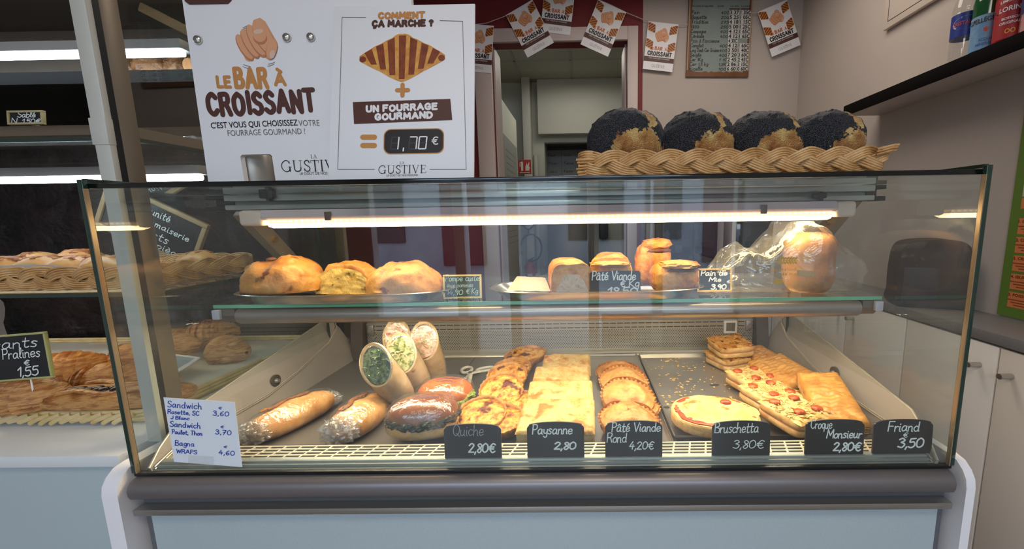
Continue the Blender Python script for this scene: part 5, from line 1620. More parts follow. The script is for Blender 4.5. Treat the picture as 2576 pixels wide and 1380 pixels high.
def l2(px, py):
    d = AX * ((px - PX0) / FPX) + AY * ((py - PY0) / FPX) + AZ
    n_ = Vector((0, -math.cos(lean), math.sin(lean)))
    o_ = Vector(t.location)
    k = (o_ - CAM).dot(n_) / d.dot(n_)
    q = Rw @ (CAM + d * k - o_)
    return q.x, q.z


b.mi = 1; u, v = l2(1010, 46); bubble(b, 'COMMENT', u, v, .0115, .092, .0047, 1)
u, v = l2(1013, 66); bubble(b, 'ÇA MARCHE ?', u, v, .0115, .122, .0047, 2)
b.mi = 7
for pts in (((920, 44), (861, 44), (850, 426), (942, 426)), ((1107, 52), (1164, 54), (1173, 426), (1082, 426))):
    P = [l2(*q) for q in pts]
    for a, c_ in zip(P, P[1:]): b.ribbon([a, c_], .0011, .0005)
u, v = l2(1012, 145); ul, _ = l2(905, 145); ur, _ = l2(1120, 145); _, vt = l2(1012, 90); _, vb = l2(1012, 200)
croissant_print(b, u, (vt + vb) / 2, ur - ul, vt - vb, 0, .0005, 7)
u, v = l2(1013, 227); b.mi = 1
b.ribbon([(u - .011, v), (u + .011, v)], .0085, .0006); b.ribbon([(u, v - .011), (u, v + .011)], .0085, .0008)
P = [l2(*q) for q in ((888, 257), (1133, 249), (1138, 302), (891, 312))]; b.mi = 2; b.poly(P[::-1], .0005)
u, v = l2(1011, 278); bubble(b, 'UN FOURRAGE', u, v, .0115, .140, .0044, 10, R(1.5), .0009)
u, v = l2(1016, 299); bubble(b, 'GOURMAND', u, v, .0115, .113, .0044, 10, R(1.5), .0009)
b.mi = 1
for py in (345, 366):
    a, c_ = l2(913, py), l2(942, py); b.ribbon([a, c_], .0105, .0006)


def rrect(x0, x1, z0, z1, r_, o):
    P = []
    for cx, cz, a0 in ((x1 - r_, z0 + r_, -90), (x1 - r_, z1 - r_, 0), (x0 + r_, z1 - r_, 90), (x0 + r_, z0 + r_, 180)):
        P += [(cx + r_ * math.cos(R(a0 + 15 * i)), cz + r_ * math.sin(R(a0 + 15 * i))) for i in range(7)]
    b.poly(P, o)


xa, zt = l2(966, 325); xb, zb = l2(1117, 386)
b.mi = 1; rrect(xa, xb, zb, zt, .014, .0005)
b.mi = 3; rrect(xa + .0018, xb - .0018, zb + .0018, zt - .0018, .013, .0007)
SEG = {'1': 'bc', '7': 'abc', '0': 'abcdef', '8': 'abcdefg'}
def seg7(ch, x, z, w_, h, mi, o):
    b.mi = mi; sk = .0022
    L_ = {'a': ((0, 1), (1, 1)), 'b': ((1, 1), (1, .5)), 'c': ((1, .5), (1, 0)), 'd': ((0, 0), (1, 0)), 'e': ((0, .5), (0, 0)), 'f': ((0, 1), (0, .5)), 'g': ((0, .5), (1, .5))}
    for s_ in SEG[ch]:
        (ua, va), (ub, vb_) = L_[s_]; g = .0014
        du, dv = (ub - ua), (vb_ - va)
        b.ribbon([(x + (ua + sk / 1) * w_ + du * g + va * .002, z + va * h + dv * g * 1), (x + ub * w_ - du * g + vb_ * .002, z + vb_ * h - dv * g)], .0026, o)
PRT.append(mat('faint_segment_print', (62, 56, 58), .5))
dw = (xb - xa)
for fx, ch in ((.12, '1'), (.42, '7'), (.58, '0')):
    seg7('8', xa + dw * fx, zb + .010, .0145, .0245, 12, .0009); seg7(ch, xa + dw * fx, zb + .010, .0145, .0245, 10, .0011)
b.mi = 10; b.ribbon([(xa + dw * .335, zb + .012), (xa + dw * .33, zb + .0065)], .0028, .0011)
ptext(b, '€', xa + dw * .85, zb + .018, .016, None, 'c', .01, .0011)
b.mi = 3
u, v = l2(1012, 413); serif(b, 'LA', u, v, .0055, .009); u, v = l2(1012, 436); serif(b, 'GUSTIVE', u, v, .0165, .094)
u, v = l2(1012, 443); ptext(b, 'LE GOÛT DE NOS RÉGIONS', u, v, .004, .062)
b.obj('printed_lettering', PRT, t, 0)

# what shows in the cut-out: a pale jar with a sticker, behind the board
q = at(652, 440, Y=.225)
t = thing('ribbed_tin', 'pale grey tin with a small flag sticker seen through the cut-out of the left board', 'tin', (q.x, .215, TOPZ))
b = B(); b.lathe([(.001, 0), (.034, 0), (.035, .003), (.035, .075), (.033, .079), (.001, .08)], 40); b.obj('tin_body', mat('pale_grey_tin', (172, 168, 160), .35, .4), t, 40)
b = B()
for k, m_ in enumerate(('green', 'white', 'red')):
    b.mi = k
    b.grid(lambda u, v: Vector((.0354 * math.sin(-.52 + (.22 * (k + u))), -.0354 * math.cos(-.52 + .22 * (k + u)), .045 + .011 * v)), 4, 2)
b.mi = 3
sub = B(); write(sub, 'MADE IN', 0, 0, .004, .0006, .02, align='c', off=0)
b.add([(.0356 * math.sin(v.x / .035 - .2), -.0356 * math.cos(v.x / .035 - .2), v.z + .036) for v in sub.v], sub.f)
b.obj('sticker', [mat('flag_green', (40, 70, 50), .5), mat('flag_white', (210, 208, 200), .5), mat('flag_red', (176, 48, 44), .5), INKK], t, 60)

# ================================================================ LEFT CABINET CONTENTS
t = thing('bread_basket', 'long braided wicker basket of golden buns on the left cabinet middle shelf', 'basket', (0, 0, SH1 + .0005))
b = B(); braid(b, rect_path(-2.05, -.975, .135, .46, .03), .015, .006, 15, 5, .0026, .031); b.obj('braided_rim', WICK, t, 60)
b = B()
for i in range(12):
    y = .15 + .296 * i / 11; b.tube([(-2.03 + 1.04 * k / 60, y, .006 + .002 * math.sin(k * 1.57 + math.pi * i)) for k in range(61)], .0034, 6)
b.obj('woven_base', WICK, t, 60)
b = B(); b.grid(lambda u, v: Vector((-2.02 + .86 * u, .15 + .26 * v, .012 + .048 * max(0, 1 - v * 14) + .003 * fbm((u * 12, v * 4, 0), 1.5))), 60, 20); b.obj('paper_liner', PAPER, t, 80)
GOLD = crust('brioche_gold', [(176, 96, 40), (218, 150, 80), (232, 180, 112), (206, 132, 66)], 12, .4, .4, 140)
NUTS = mat('brown_sugar_topping', (150, 84, 44), .5, bump=(90, .8, .004), var=(60, (196, 130, 76)))
first = None
for i, (px, py, Y, s_, lab) in enumerate(((30, 668, .22, 1, 'golden bun at the cut-off left end of the front row in the braided basket'), (105, 670, .215, 1, 'golden bun second from the left in the front row of the braided basket'), (187, 672, .22, .98, 'golden bun lit at its right end, right of two others in the braided basket'),
                                          (262, 670, .22, .95, 'golden bun seen through the glass edge of the counter, in the braided basket'), (95, 648, .36, 1, 'round-topped bun behind the front row at the left of the braided basket'), (200, 644, .37, 1.1, 'wide bun behind the front row in the middle of the braided basket'),
                                          (500, 655, .36, .95, 'reddish bun at the right end of the braided basket beside the framed chalkboard'))):
    q = at(px, py, Y=Y); z = SH1 + .018
    if first is None:
        t = thing('brioche_bun', lab, 'bun', (q.x, Y, z), (0, 0, 0), 'golden buns in the braided basket')
        b = B(); b.ball((0, 0, .022), (.046, .05, .036), 44, 22, lambda p, d: p * (1 + .07 * fbm(d, 1.7)), -.65); b.obj('bun_body', GOLD, t, 80)
        b = B(); b.ball((.004, -.004, .048), (.03, .024, .010), 26, 10, lambda p, d: p * (1 + .3 * fbm(d, 3))); b.obj('sugar_topping', NUTS, t, 60)
        first = t
    else:
        dup(first, lab, Vector((q.x, Y, z)), Euler((0, 0, i * 1.3)), None, (s_, s_, s_))

# wooden chalkboard standing in the basket
P4 = [at(px, py, Y=.44) for px, py in ((300, 470), (521, 574), (478, 662), (272, 580))]
o0 = (P4[0] + P4[1] + P4[2] + P4[3]) / 4
ux = P4[1] - P4[0]; rot = math.atan2(ux.z, ux.x); W_, H_ = .285, .125
t = thing('framed_chalkboard', 'wood-framed chalkboard tilted in the braided basket reading 0,50 cts pièce', 'sign', (o0.x - .05, .475, o0.z + .008), (0, -rot, 0))
b = B(); b.bb(-W_ / 2, W_ / 2, 0, .004, -H_ / 2, H_ / 2); b.obj('board', SLATE, t)
b = B(); f = .014
for x0, x1, z0, z1 in ((-W_ / 2 - f, W_ / 2 + f, H_ / 2, H_ / 2 + f), (-W_ / 2 - f, W_ / 2 + f, -H_ / 2 - f, -H_ / 2), (-W_ / 2 - f, -W_ / 2, -H_ / 2, H_ / 2), (W_ / 2, W_ / 2 + f, -H_ / 2, H_ / 2)):
    b.bb(x0, x1, -.005, .007, z0, z1, .002)
b.obj('frame', WOOD, t, 30)
b = B()
for s_, x, z, h, wd in (('1 unité', -.03, .03, .022, .075), ('gommaiserie', -.04, .0, .019, .155), ('0,50 cts', -.07, -.035, .024, .13), ('pièce', .035, -.06, .02, .075)): write(b, s_, x, z, h, .0024, width=wd, slant=.1, off=.0006)
b.obj('handwritten_lettering', CHALK, t, 0)

# wicker tray with paper and croissants on the worktop
t = thing('wicker_tray', 'pale flat wicker tray lined with paper under the croissants on the left worktop', 'tray', (0, 0, .8035))
tx0, tx1, ty0, ty1 = -2.2, -1.032, .16, .76
b = B()
for k in range(3): b.tube([(x, y, .010 + .009 * k) for x, y, _, _ in rect_path(tx0, tx1, ty0 - .002 * k, ty1, .03, .03)], .0058, 7, closed=True)
for i in range(44):
    x = tx0 + .05 + (tx1 - tx0 - .1) * i / 43
    b.tube([(x - .02, ty0 - .012, .008 + .003 * math.sin(i)), (x + .0, ty0 - .014, .017), (x + .026, ty0 - .008, .026)], .0062, 6)
b.obj('woven_rim', WICKP, t, 60)
b = B(); b.bb(tx0, tx1, ty0, ty1, .002, .008); b.obj('base', WICKP, t)
b = B(); b.grid(lambda u, v: Vector((tx0 + .02 + (tx1 - tx0 - .03) * u, ty0 - .004 + (ty1 - ty0 - .01) * v, .018 + .012 * max(0, 1 - v * 12) + .005 * fbm((u * 9, v * 4, 2), 1.6))), 70, 30); b.obj('paper_liner', PAPER, t, 80)
CROI = crust('croissant_crust', [(104, 54, 24), (172, 108, 54), (210, 158, 94), (156, 92, 44), (220, 172, 110)], 13, 1.0, .36, 120, None, .006, (1, 1, 4.5))
ALM = mat('almond_flake_topping', (224, 186, 124), .55, bump=(80, .8, .004), var=(60, (196, 140, 78)))


def croissant(label, loc, rot, L_, r, seed, topping=False):
    t = thing('croissant', label, 'croissant', loc, rot, 'croissants on the paper-lined tray')
    b = B(); n = 90; m = 22

    def fn(u, v):
        s_ = 2 * u - 1; an = 2 * math.pi * v
        cx, cy = L_ / 2 * s_, .028 * s_ * s_
        w = max(0, 1 - abs(s_) ** 2.2) ** .75
        ridge = (abs(s_) * 4.2) % 1
        k = r * (w * (.80 + .20 * (1 - ridge)) + .10) * (1 + .05 * fbm((s_ * 3, math.cos(an), math.sin(an) + seed), 2))
        ta = .056 * s_ * 2 / L_ * L_ / 2
        k *= 1 + .028 * math.sin(an * 3 + s_ * 34 + 2 * fbm((s_ * 2, seed, 0), 1))
        z = k * .98 * math.sin(an)
        return Vector((cx - .0 * ta, cy - k * math.cos(an), max(z, -r * .55) + r * .55))
    b.grid(fn, n, m, wv=True)
    b.obj('pastry_body', CROI, t, 80)
    if topping:
        b = B(); rn = random.Random(seed)
        for i in range(36):
            x = rn.gauss(0, L_ * .16); y = rn.gauss(0, r * .3); zz = r * 1.36 * max(.2, 1 - (x / (L_ * .6)) ** 2 - (y / r) ** 2 * .5)
            b.ball((x, y, zz), (.008, .006, .0018), 8, 4)
        b.obj('almond_flakes', ALM, t, 60)['kind'] = 'stuff'
    return t


def cz(px, py, Z): q = at(px, py, Z=Z); return Vector((q.x, min(q.y, .69), .8245))


croissant('large ridged croissant at the front left of the paper-lined tray, below the green-framed sign', cz(62, 1003, .86), (0, 0, R(-14)), .19, .052, 1)
croissant('croissant topped with pale flakes beside the green-framed sign', cz(165, 905, .88), (0, 0, R(20)), .17, .05, 2, True)
croissant('long croissant behind the black-filled pastry on the tray', cz(262, 945, .87), (0, 0, R(10)), .19, .05, 3)
croissant('croissant with pale flakes seen through the corner glass of the counter', cz(325, 880, .88), (0, 0, R(-12)), .16, .048, 4, True)
croissant('croissant at the left of the back group beyond the white card', cz(440, 850, .87), (0, 0, R(6)), .155, .05, 5)
croissant('small croissant lying just behind the white card', cz(455, 885, .85), (0, 0, R(-25)), .13, .04, 6)
croissant('ridged croissant on top of the back group beyond the white card', cz(525, 835, .885) + Vector((0, 0, .02)), (0, 0, R(24)), .165, .054, 7)
croissant('croissant at the right of the back group beyond the white card', cz(565, 870, .87), (0, 0, R(-30)), .16, .05, 8)
q = cz(300, 1000, .85)
t = thing('filled_pastry', 'long brown pastry strip with a black fruit filling at the front of the paper-lined tray', 'pastry', (q.x, q.y - .0, .826), (0, 0, R(4)))
b = B(); b.ball((0, 0, .018), (.17, .05, .024), 60, 20, lambda p, d: p * (1 + .05 * fbm(d * 2, 2)), -.7, .7); b.obj('pastry_body', CROI, t, 70)
b = B()
for i in range(9): b.ball((-.09 + .013 * i, -.012 + .006 * math.sin(i * 2), .039), (.014, .013, .008), 12, 8)
b.obj('black_filling', mat('dark_fruit_filling', (30, 20, 26), .35), t)
b = B()
for s_ in (-1, 1): b.tube([(-.10 + .02 * k, s_ * .03 + .005 * math.sin(k), .04 + .004 * math.sin(k * .8)) for k in range(12)], .009, 8, sq=(1, .6))
b.obj('pastry_strip', CROI, t, 60)

GRNF = mat('pale_green_sign_frame', (178, 178, 116), .5)
q0, q1 = at(-120, 960, Y=.17), at(113, 846, Y=.17)
fs = framed_sign('pale green framed black sign on a stick reading Croissants Pralines 1,55€', -120, 113, 846, 962, .142, (('Croissants', .06, .70, .10, .84, .010), ('Pralines', .54, .48, .095, .37, .010), ('€', .74, .31, .06, .05, .009), ('1,55', .66, .08, .11, .2, .012)), GRNF, SLATE, CHALK, tilt=-4)
fs.rotation_euler = (R(-4), R(-4), 0)
b = B(); b.cyl((.06, .004, -.06), (.06, .004, .004), .0016, n=8); b.obj('stick', WHITE, fs)
P4 = [at(px, py, Z=z) for px, py, z in ((320, 936, .85), (412, 886, .875), (504, 898, .875), (428, 946, .85))]
t = thing('white_card_sign', 'small white-framed pale card lying tilted among the croissants', 'sign', (0, 0, 0))
b = B(); cc = sum(P4, Vector()) / 4
b.add(P4 + [p - Vector((0, 0, .003)) for p in P4], [(3, 2, 1, 0), (4, 5, 6, 7), (0, 1, 5, 4), (1, 2, 6, 5), (2, 3, 7, 6), (3, 0, 4, 7)]); b.obj('frame', WHITE, t, 0)
b = B(); b.add([cc + (p - cc) * .84 + Vector((0, 0, .0008)) for p in P4], [(3, 2, 1, 0)]); b.obj('card_face', mat('pale_blue_card', (150, 162, 176), .5), t, 0)

# metal tray, sign, parcel on the upper glass shelf
t = thing('steel_tray', 'long polished steel tray on the upper glass shelf of the left cabinet', 'tray', (0, 0, SH2 + .0005))
b = B()
b.strip([(.132, .002), (.126, .012), (.130, .026), (.138, .028), (.142, .022), (.15, .004), (.5, .004), (.515, .028)], -2.1, -.955)
b.obj('tray_body', mat('polished_dark_steel', (150, 138, 122), .22, .9), t, 50)
b = B(); b.prism([(.126, .0), (.126, .026), (.138, .028), (.5, .028), (.5, 0)], -.957, -.953); b.obj('side_rim', mat('polished_dark_steel', ()), t)
framed_sign('cream-framed sign reading Sablé Nature 1,50€ on the steel tray of the left cabinet', 22, 104, 278, 316, .155, (('Sablé', .28, .52, .15, .5, .022), ('N. 1,50€', .1, .08, .15, .8, .022)), CREAMF, SLATE, CHALK, tilt=-6)
q = at(475, 330, Y=.36)
t = thing('wrapped_biscuits', 'clear packet of biscuits lying at the right end of the steel tray', 'packet', (q.x, .36, SH2 + .012))
b = B(); b.ball((0, 0, .014), (.07, .05, .018), 40, 20, lambda p, d: p * (1 + .25 * fbm(d * 1.5, 2.6)), -.6, .7); b.obj('wrapper', FILM, t, 80)
b = B()
for i in range(4): b.cyl((-.035 + .022 * i, 0, .002), (-.03 + .022 * i, .004, .010), .019, n=16)
b.obj('biscuits', crust('biscuit', [(190, 120, 60), (220, 160, 94)], 60), t)
# bags on the dark top shelf
BAGB = crust('brown_biscuit_bag', [(96, 60, 34), (150, 100, 60), (186, 140, 92)], 22, 1.0, .25, 90, None, .01)
first = None
for i, (px, lab) in enumerate(((318, 'brown cellophane bag at the left of the top shelf of the left cabinet'), (374, 'brown cellophane bag with a round biscuit showing, second on the top shelf'), (431, 'brown cellophane bag third along the top shelf of the left cabinet'), (490, 'brown cellophane bag beside the large white board on the top shelf'))):
    q = at(px, 170, Y=.42)
    if first is None:
        t = thing('biscuit_bag', lab, 'bag', (q.x, .43, SH3), (0, 0, 0), 'brown bags on the top shelf'); first = t
        b = B(); b.ball((0, 0, .026), (.029, .042, .034), 40, 24, lambda p, d: p * (1 + .22 * fbm(d * 1.5, 2.4)), -.7, .8); b.obj('bag_body', BAGB, t, 80)
        b = B(); b.cyl((.004, -.046, .0225), (.004, -.040, .024), .02, n=20); b.obj('biscuit', crust('biscuit', []), t)
        b = B(); b.grid(lambda u, v: Vector((.03 * (u - .5), .006 * math.sin(u * 20), .048 + .03 * v + .004 * math.sin(u * 26) * v)), 24, 6); b.obj('twisted_neck', FILM, t, 80)
    else: dup(first, lab, Vector((q.x, .43 + .006 * i, SH3)), Euler((0, 0, i * 2.1)))
a, c_ = at(318, 0, Y=.3), at(470, 78, Y=.3)
b = B(); b.box(((a.x + c_.x) / 2, .33, (a.z + c_.z) / 2), ((a - c_).length - .01, .018, .022), .003, (0, math.atan2(a.z - c_.z, c_.x - a.x), 0))
tag(b.obj('wooden_slat', WOOD, None, 30), 'pale wooden slat slanting across the top of the left cabinet beside the large board', 'slat')

# ================================================================ BUNTING AND PRICE BOARD
YB = 2.125


def flag_mesh():
    b = B(); w_, h = .225, .335
    b.bb(-w_ / 2, w_ / 2, 0, .0015, -h, 0)
    T2 = B
    hand_print(b, .0, -.092, .105, .0006)
    for x, z, r_ in ((-.082, -.04, -.9), (.082, -.045, .9), (-.085, -.155, -1.0), (.082, -.165, 1.0)):
        croissant_print(b, x, z, .085, .058, r_, .0006, 5)
    b.mi = 11; bubble(b, 'LE', -.062, -.192, .014, .022, .0038, 11, 0, .0012); bubble(b, 'BAR', -.012, -.192, .022, .054, .0058, 11, 0, .0012); bubble(b, 'À', .042, -.192, .014, .016, .004, 11, 0, .0012)
    bubble(b, 'CROISSANT', 0, -.232, .027, .178, .0072, 3, 0, .0016, 10)
    b.mi = 2; b.rect(0, -.259, w_, .034, .0008)
    b.mi = 10; ptext(b, "C'EST VOUS QUI CHOISISSEZ", 0, -.256, .0085, .16, off=.0013)
    b.mi = 7; ptext(b, 'VOTRE FOURRAGE GOURMAND', 0, -.271, .007, .15, off=.0013)
    b.mi = 7; serif(b, 'GUSTIVE', 0, -.315, .020, .10, .0009); serif(b, 'LA', 0, -.292, .006, .012, .0009)
    b.mi = 1
    return b


FL = None
fspec = [(1205, 62, -6, 'white croissant bar pennant partly hidden behind the leaning poster'), (1306, 20, 27, 'white croissant bar pennant hanging over the left top corner of the doorway'), (1410, -38, -8, 'white croissant bar pennant cut by the picture top, over the middle of the doorway'),
         (1540, 16, -24, 'white croissant bar pennant hanging over the right top corner of the doorway'), (1669, 58, -7, 'white croissant bar pennant on the white wall left of the bread price board'), (1942, 16, 21, 'white croissant bar pennant on the white wall right of the bread price board')]
for i, (px, py, rz, lab) in enumerate(fspec):
    q = at(px, py, Y=YB); 
    if FL is None:
        FL = flag_mesh().obj('bunting_flag', PRT, None, 0); tag(FL, lab, 'bunting', 'croissant bar pennants'); f_ = FL
    else:
        f_ = FL.copy(); COL.objects.link(f_); f_['label'] = lab
    f_.scale = (.89, 1, .89); f_.location = (q.x, YB - .003 - .004 * (i % 2), q.z); f_.rotation_euler = (0, R(-rz), 0)
b = B()
for pts in (((1150, 75), (1185, 63), (1225, 58), (1268, 42), (1310, 18), (1345, -4), (1370, -42), (1448, -34), (1503, -2), (1540, 14), (1576, 32), (1620, 50), (1665, 57), (1710, 62), (1730, 62)), ((1885, 33), (1905, 32), (1942, 14), (1980, -2), (2010, -20))):
    P = [at(*p, Y=YB + .0) + Vector((0, -.001, 0)) for p in pts]; b.tube(P, .0022, 6)
tag(b.obj('bunting_string', mat('white_string', (214, 200, 196), .7), None, 60), 'white string holding the croissant bar pennants across the back wall', 'string')

pq = [at(px, py, Y=2.145) for px, py in ((1724, 196), (1881, 197))]
bw = pq[1].x - pq[0].x; bh = .68
t = thing('bread_price_board', 'grey-green bread price board with a brown border on the back wall', 'price board', ((pq[0].x + pq[1].x) / 2, 2.146, pq[0].z), (0, R(1.2), 0))
b = B(); b.bb(-bw / 2, bw / 2, -.012, 0, 0, bh, .002); b.obj('brown_border', mat('brown_board_border', (132, 88, 54), .5, var=(14, (112, 72, 44))), t)
b = B(); n = 60; P = []
for i in range(n):
    for_a = 2 * math.pi * i / n; k = 1 / max(abs(math.cos(for_a)), abs(math.sin(for_a)))
    P.append(((bw / 2 - .026) * k * math.cos(for_a) + .004 * math.sin(i * 5.1), bh / 2 + (bh / 2 - .032) * k * math.sin(for_a) + .005 * math.sin(i * 3.7)))
b.poly(P, .0125); b.obj('green_panel', mat('grey_green_panel', (138, 152, 148), .6, var=(8, (128, 142, 138))), t, 0)
b = B(); b.mi = 0
for x in (-.205, .205): b.tube([(x, -.0135, .04), (x, -.0135, bh - .05)], .004, 6)
b.obj('scroll_edge', mat('cream_scroll_print', (180, 160, 124), .5), t)
rows = [('Pain', '400', '3 37', '1 35C'), ('Baguette', '200', '5 25', '1 05C'), ('Tradition', '275', '4 18', '1 15C'), ('1830', '250', '5 00', '1 25C'), ('Campagne', '400', '4 12', '1 65C'), ('Céréale', '400', '4 12', '1 65C'), ("Pain à l'ancienne", '', '4 30C', ''),
        ('Complet', '400', '4 12', '1 65C'), ('Long Doub Cer Graine', '400', '3 50', '1 40C'), ('Seigle', '400', '7 20', '3 60C'), ('Cer 1Kg', '1 K', '2 45', '2 45C'), ('Cer 1,5 kg', '1,5K', '2 86', '3 15C'), ('Ficelle', '100', '6 60', '0 60C')]
b = B()
zt = at(1800, 33, Y=2.145).z - pq[0].z; zb_ = at(1800, 174, Y=2.145).z - pq[0].z
for i, (n_, g_, k_, p_) in enumerate(rows):
    z = zt + (zb_ - zt) * i / 12 - .012
    write(b, n_, -.19, z, .022, .0034, width=min(.02 * len(n_) * .62, .19), slant=.1, off=.0136)
    if g_: write(b, g_, .005, z, .02, .003, width=.05, off=.0136, slant=.15)
    for s_, x, w_ in ((k_, .062, .06), (p_, .132, .072)):
        if not s_: continue
        b.mi = 1; b.rect(x + w_ / 2, z + .011, w_ + .006, .027, .0132); b.mi = 0
        ptext(b, s_, x, z, .022, w_, 'l', .035, .0138)
zc = at(1800, 20, Y=2.145).z - pq[0].z
for s_, x, w_ in (('Nos pains et baguettes', -.19, .14), ('poids', -.02, .04), ('Le kilo', .065, .055), ('La pièce', .135, .06)): ptext(b, s_, x, zc, .012, w_, 'l', .01, .0136)
b.rect(0, zc + .043, .34, .002, .0134)
ptext(b, 'LE PRIX DU PAIN', 0, zc + .055, .045, .33, 'c', .03, .0136)
b.mi = 2
for x, w_ in ((.092, .07), (.168, .07)): b.rect(x, zc - .012, w_, .008, .0134)
b.mi = 0
b.rect(.055, (zt + zb_) / 2, .0012, zt - zb_ + .03, .0134)
b.obj('price_lettering', [INKK, mat('number_tile', (206, 206, 202), .5), BROWN], t, 0)

# ================================================================ RIGHT SIDE
t = thing('wall_counter', 'grey-topped low counter with pale cupboard doors along the right wall', 'counter', (0, 0, 0))
b = B(); b.bb(1.268, 1.497, -.6, 2.14, .865, .90, .002); b.obj('worktop', mat('grey_worktop', (128, 124, 122), .45, var=(120, (120, 116, 114))), t)
b = B(); b.bb(1.30, 1.497, -.6, 2.14, 0.0, .865); b.obj('carcass', mat('pale_carcass', (170, 164, 156), .5), t)
DOOR = mat('warm_white_door', (236, 226, 214), .5)
ys = [-.25, .10, .453, .80, 1.15, 1.5, 1.85, 2.13]
hy = {0: None}
for i in range(len(ys) - 1):
    y0, y1 = ys[i] + .003, ys[i + 1] - .003
    b = B(); b.bb(1.272, 1.297, y0, y1, .09, .858, .002); d = b.obj('door', DOOR, t)
    far = i % 2 == 0
    y = at(2535, 943, X=1.26).y if i == 1 else (at(2455, 915, X=1.26).y if i == 2 else (y1 - .05 if i % 2 else y0 + .05))
    b = B(); b.cyl((1.272, y, .785), (1.235, y, .785), .0085, n=18); b.obj('handle', STEEL, d, 30)
# bread box on the counter
t = thing('dark_bread_box', 'dark brown plastic dispenser box with a clear card pocket on the right counter', 'box', (1.385, .865, .9005), (0, 0, R(-24)), )
t.scale = (1.14, 1, 1.05)
b = B()
prof = [(-.085, .0), (.085, .0), (.095, .10), (.092, .20), (.08, .236), (.04, .252), (-.05, .248), (-.085, .225), (-.095, .16), (-.095, .06)]
cp = []
for i in range(len(prof)):
    p0_, p1_, p2_, p3_ = prof[i - 1], prof[i], prof[(i + 1) % len(prof)], prof[(i + 2) % len(prof)]
    for k in range(5):
        s_ = k / 5; cp.append(tuple(.5 * (2 * p1_[j] + (p2_[j] - p0_[j]) * s_ + (2 * p0_[j] - 5 * p1_[j] + 4 * p2_[j] - p3_[j]) * s_ * s_ + (3 * p1_[j] - p0_[j] - 3 * p2_[j] + p3_[j]) * s_ ** 3) for j in (0, 1)))
b.prism([(x, max(0, z)) for x, z in cp], -.075, .075, 'y')
b.obj('box_body', mat('glossy_dark_brown', (34, 25, 24), .5, spec=.25), t, 50)
b = B(); b.bb(-.082, .012, -.079, -.077, .012, .15, .0005); b.obj('card_pocket', glassmat('pocket_plastic', (.75, .76, .8), .03, .35, .5, None, .10, (120, 118, 126)), t)
b = B(); b.bb(.088, .1, -.06, .06, .08, .2, .004); b.obj('side_grip', BLACK, t)
# allergen poster on the right wall
t = thing('allergen_poster', 'green-bordered poster of orange text cards on the right wall above the counter', 'poster', (1.497, .684, .905), (0, 0, R(-90)))
pwid, phei = .62, .72
b = B(); b.bb(0, pwid, -.003, 0, 0, phei); b.obj('green_backing', mat('leaf_green_card', (98, 128, 50), .5), t)
b = B()
CARDS = ['1. CÉLERI', '2. CÉRÉALES', '3. CRUSTACÉS', '4. ŒUFS', '5. POISSONS']
for i, s_ in enumerate(CARDS):
    z = .335 - .063 * i
    b.mi = 0; b.rect(.02 + .29, z - .022, .56, .054, .0035)
    b.mi = 1; ptext(b, s_, .03, z - .010, .010, None, 'l', .02, .004)
    b.mi = 2
    for k in range(3): b.rect(.03 + .12 + .01 * k, z - .022 - .009 * k, .24, .0035, .004)
for i in range(7):
    z = .39 + .047 * i
    b.mi = 0 if i % 2 == 0 else 3; b.rect(.02 + .29, z, .56, .036 if i % 2 == 0 else .05, .0034)
    b.mi = 2; b.rect(.07, z, .04, .003, .0038)
b.obj('text_cards', [mat('orange_card', (216, 130, 78), .5), mat('dark_red_print', (120, 40, 24), .5), mat('small_brown_print', (150, 74, 40), .5), mat('cream_stripe', (206, 190, 168), .5)], t, 0)
# framed notice high on the right wall
t = thing('framed_notice', 'white frame with a thin dark inner line high on the right wall', 'frame', (1.497, 1.36, 2.14), (0, 0, R(-90)))
b = B(); b.bb(0, .72, -.02, 0, 0, .5, .003); b.obj('frame_board', mat('cream_white_frame', (206, 194, 182), .5), t)
b = B()
for x, z, w_, h in ((.36, .03, .66, .003), (.36, .47, .66, .003), (.03, .25, .003, .44), (.69, .25, .003, .44)): b.rect(x, z, w_, h, .0205)
b.obj('inner_line', INKK, t, 0)
# wall shelf
sf = thing('wall_shelf', 'black-edged wall shelf carrying drink bottles on the right wall', 'shelf', (0, 0, 0))
z1 = at(2095, 278, X=1.32).z; z2 = at(2576, 88, X=1.32).z
sz_ = 1.795
b = B(); b.bb(1.325, 1.497, .1, 1.36, 1.75, sz_, .001); b.obj('shelf_board', mat('grey_shelf_board', (206, 198, 192), .6), sf)
b = B(); b.bb(1.318, 1.325, .1, 1.36, 1.747, sz_ + .001, .001); b.obj('black_edge', mat('matt_black_edge', (14, 11, 11), .8, spec=.08), sf)


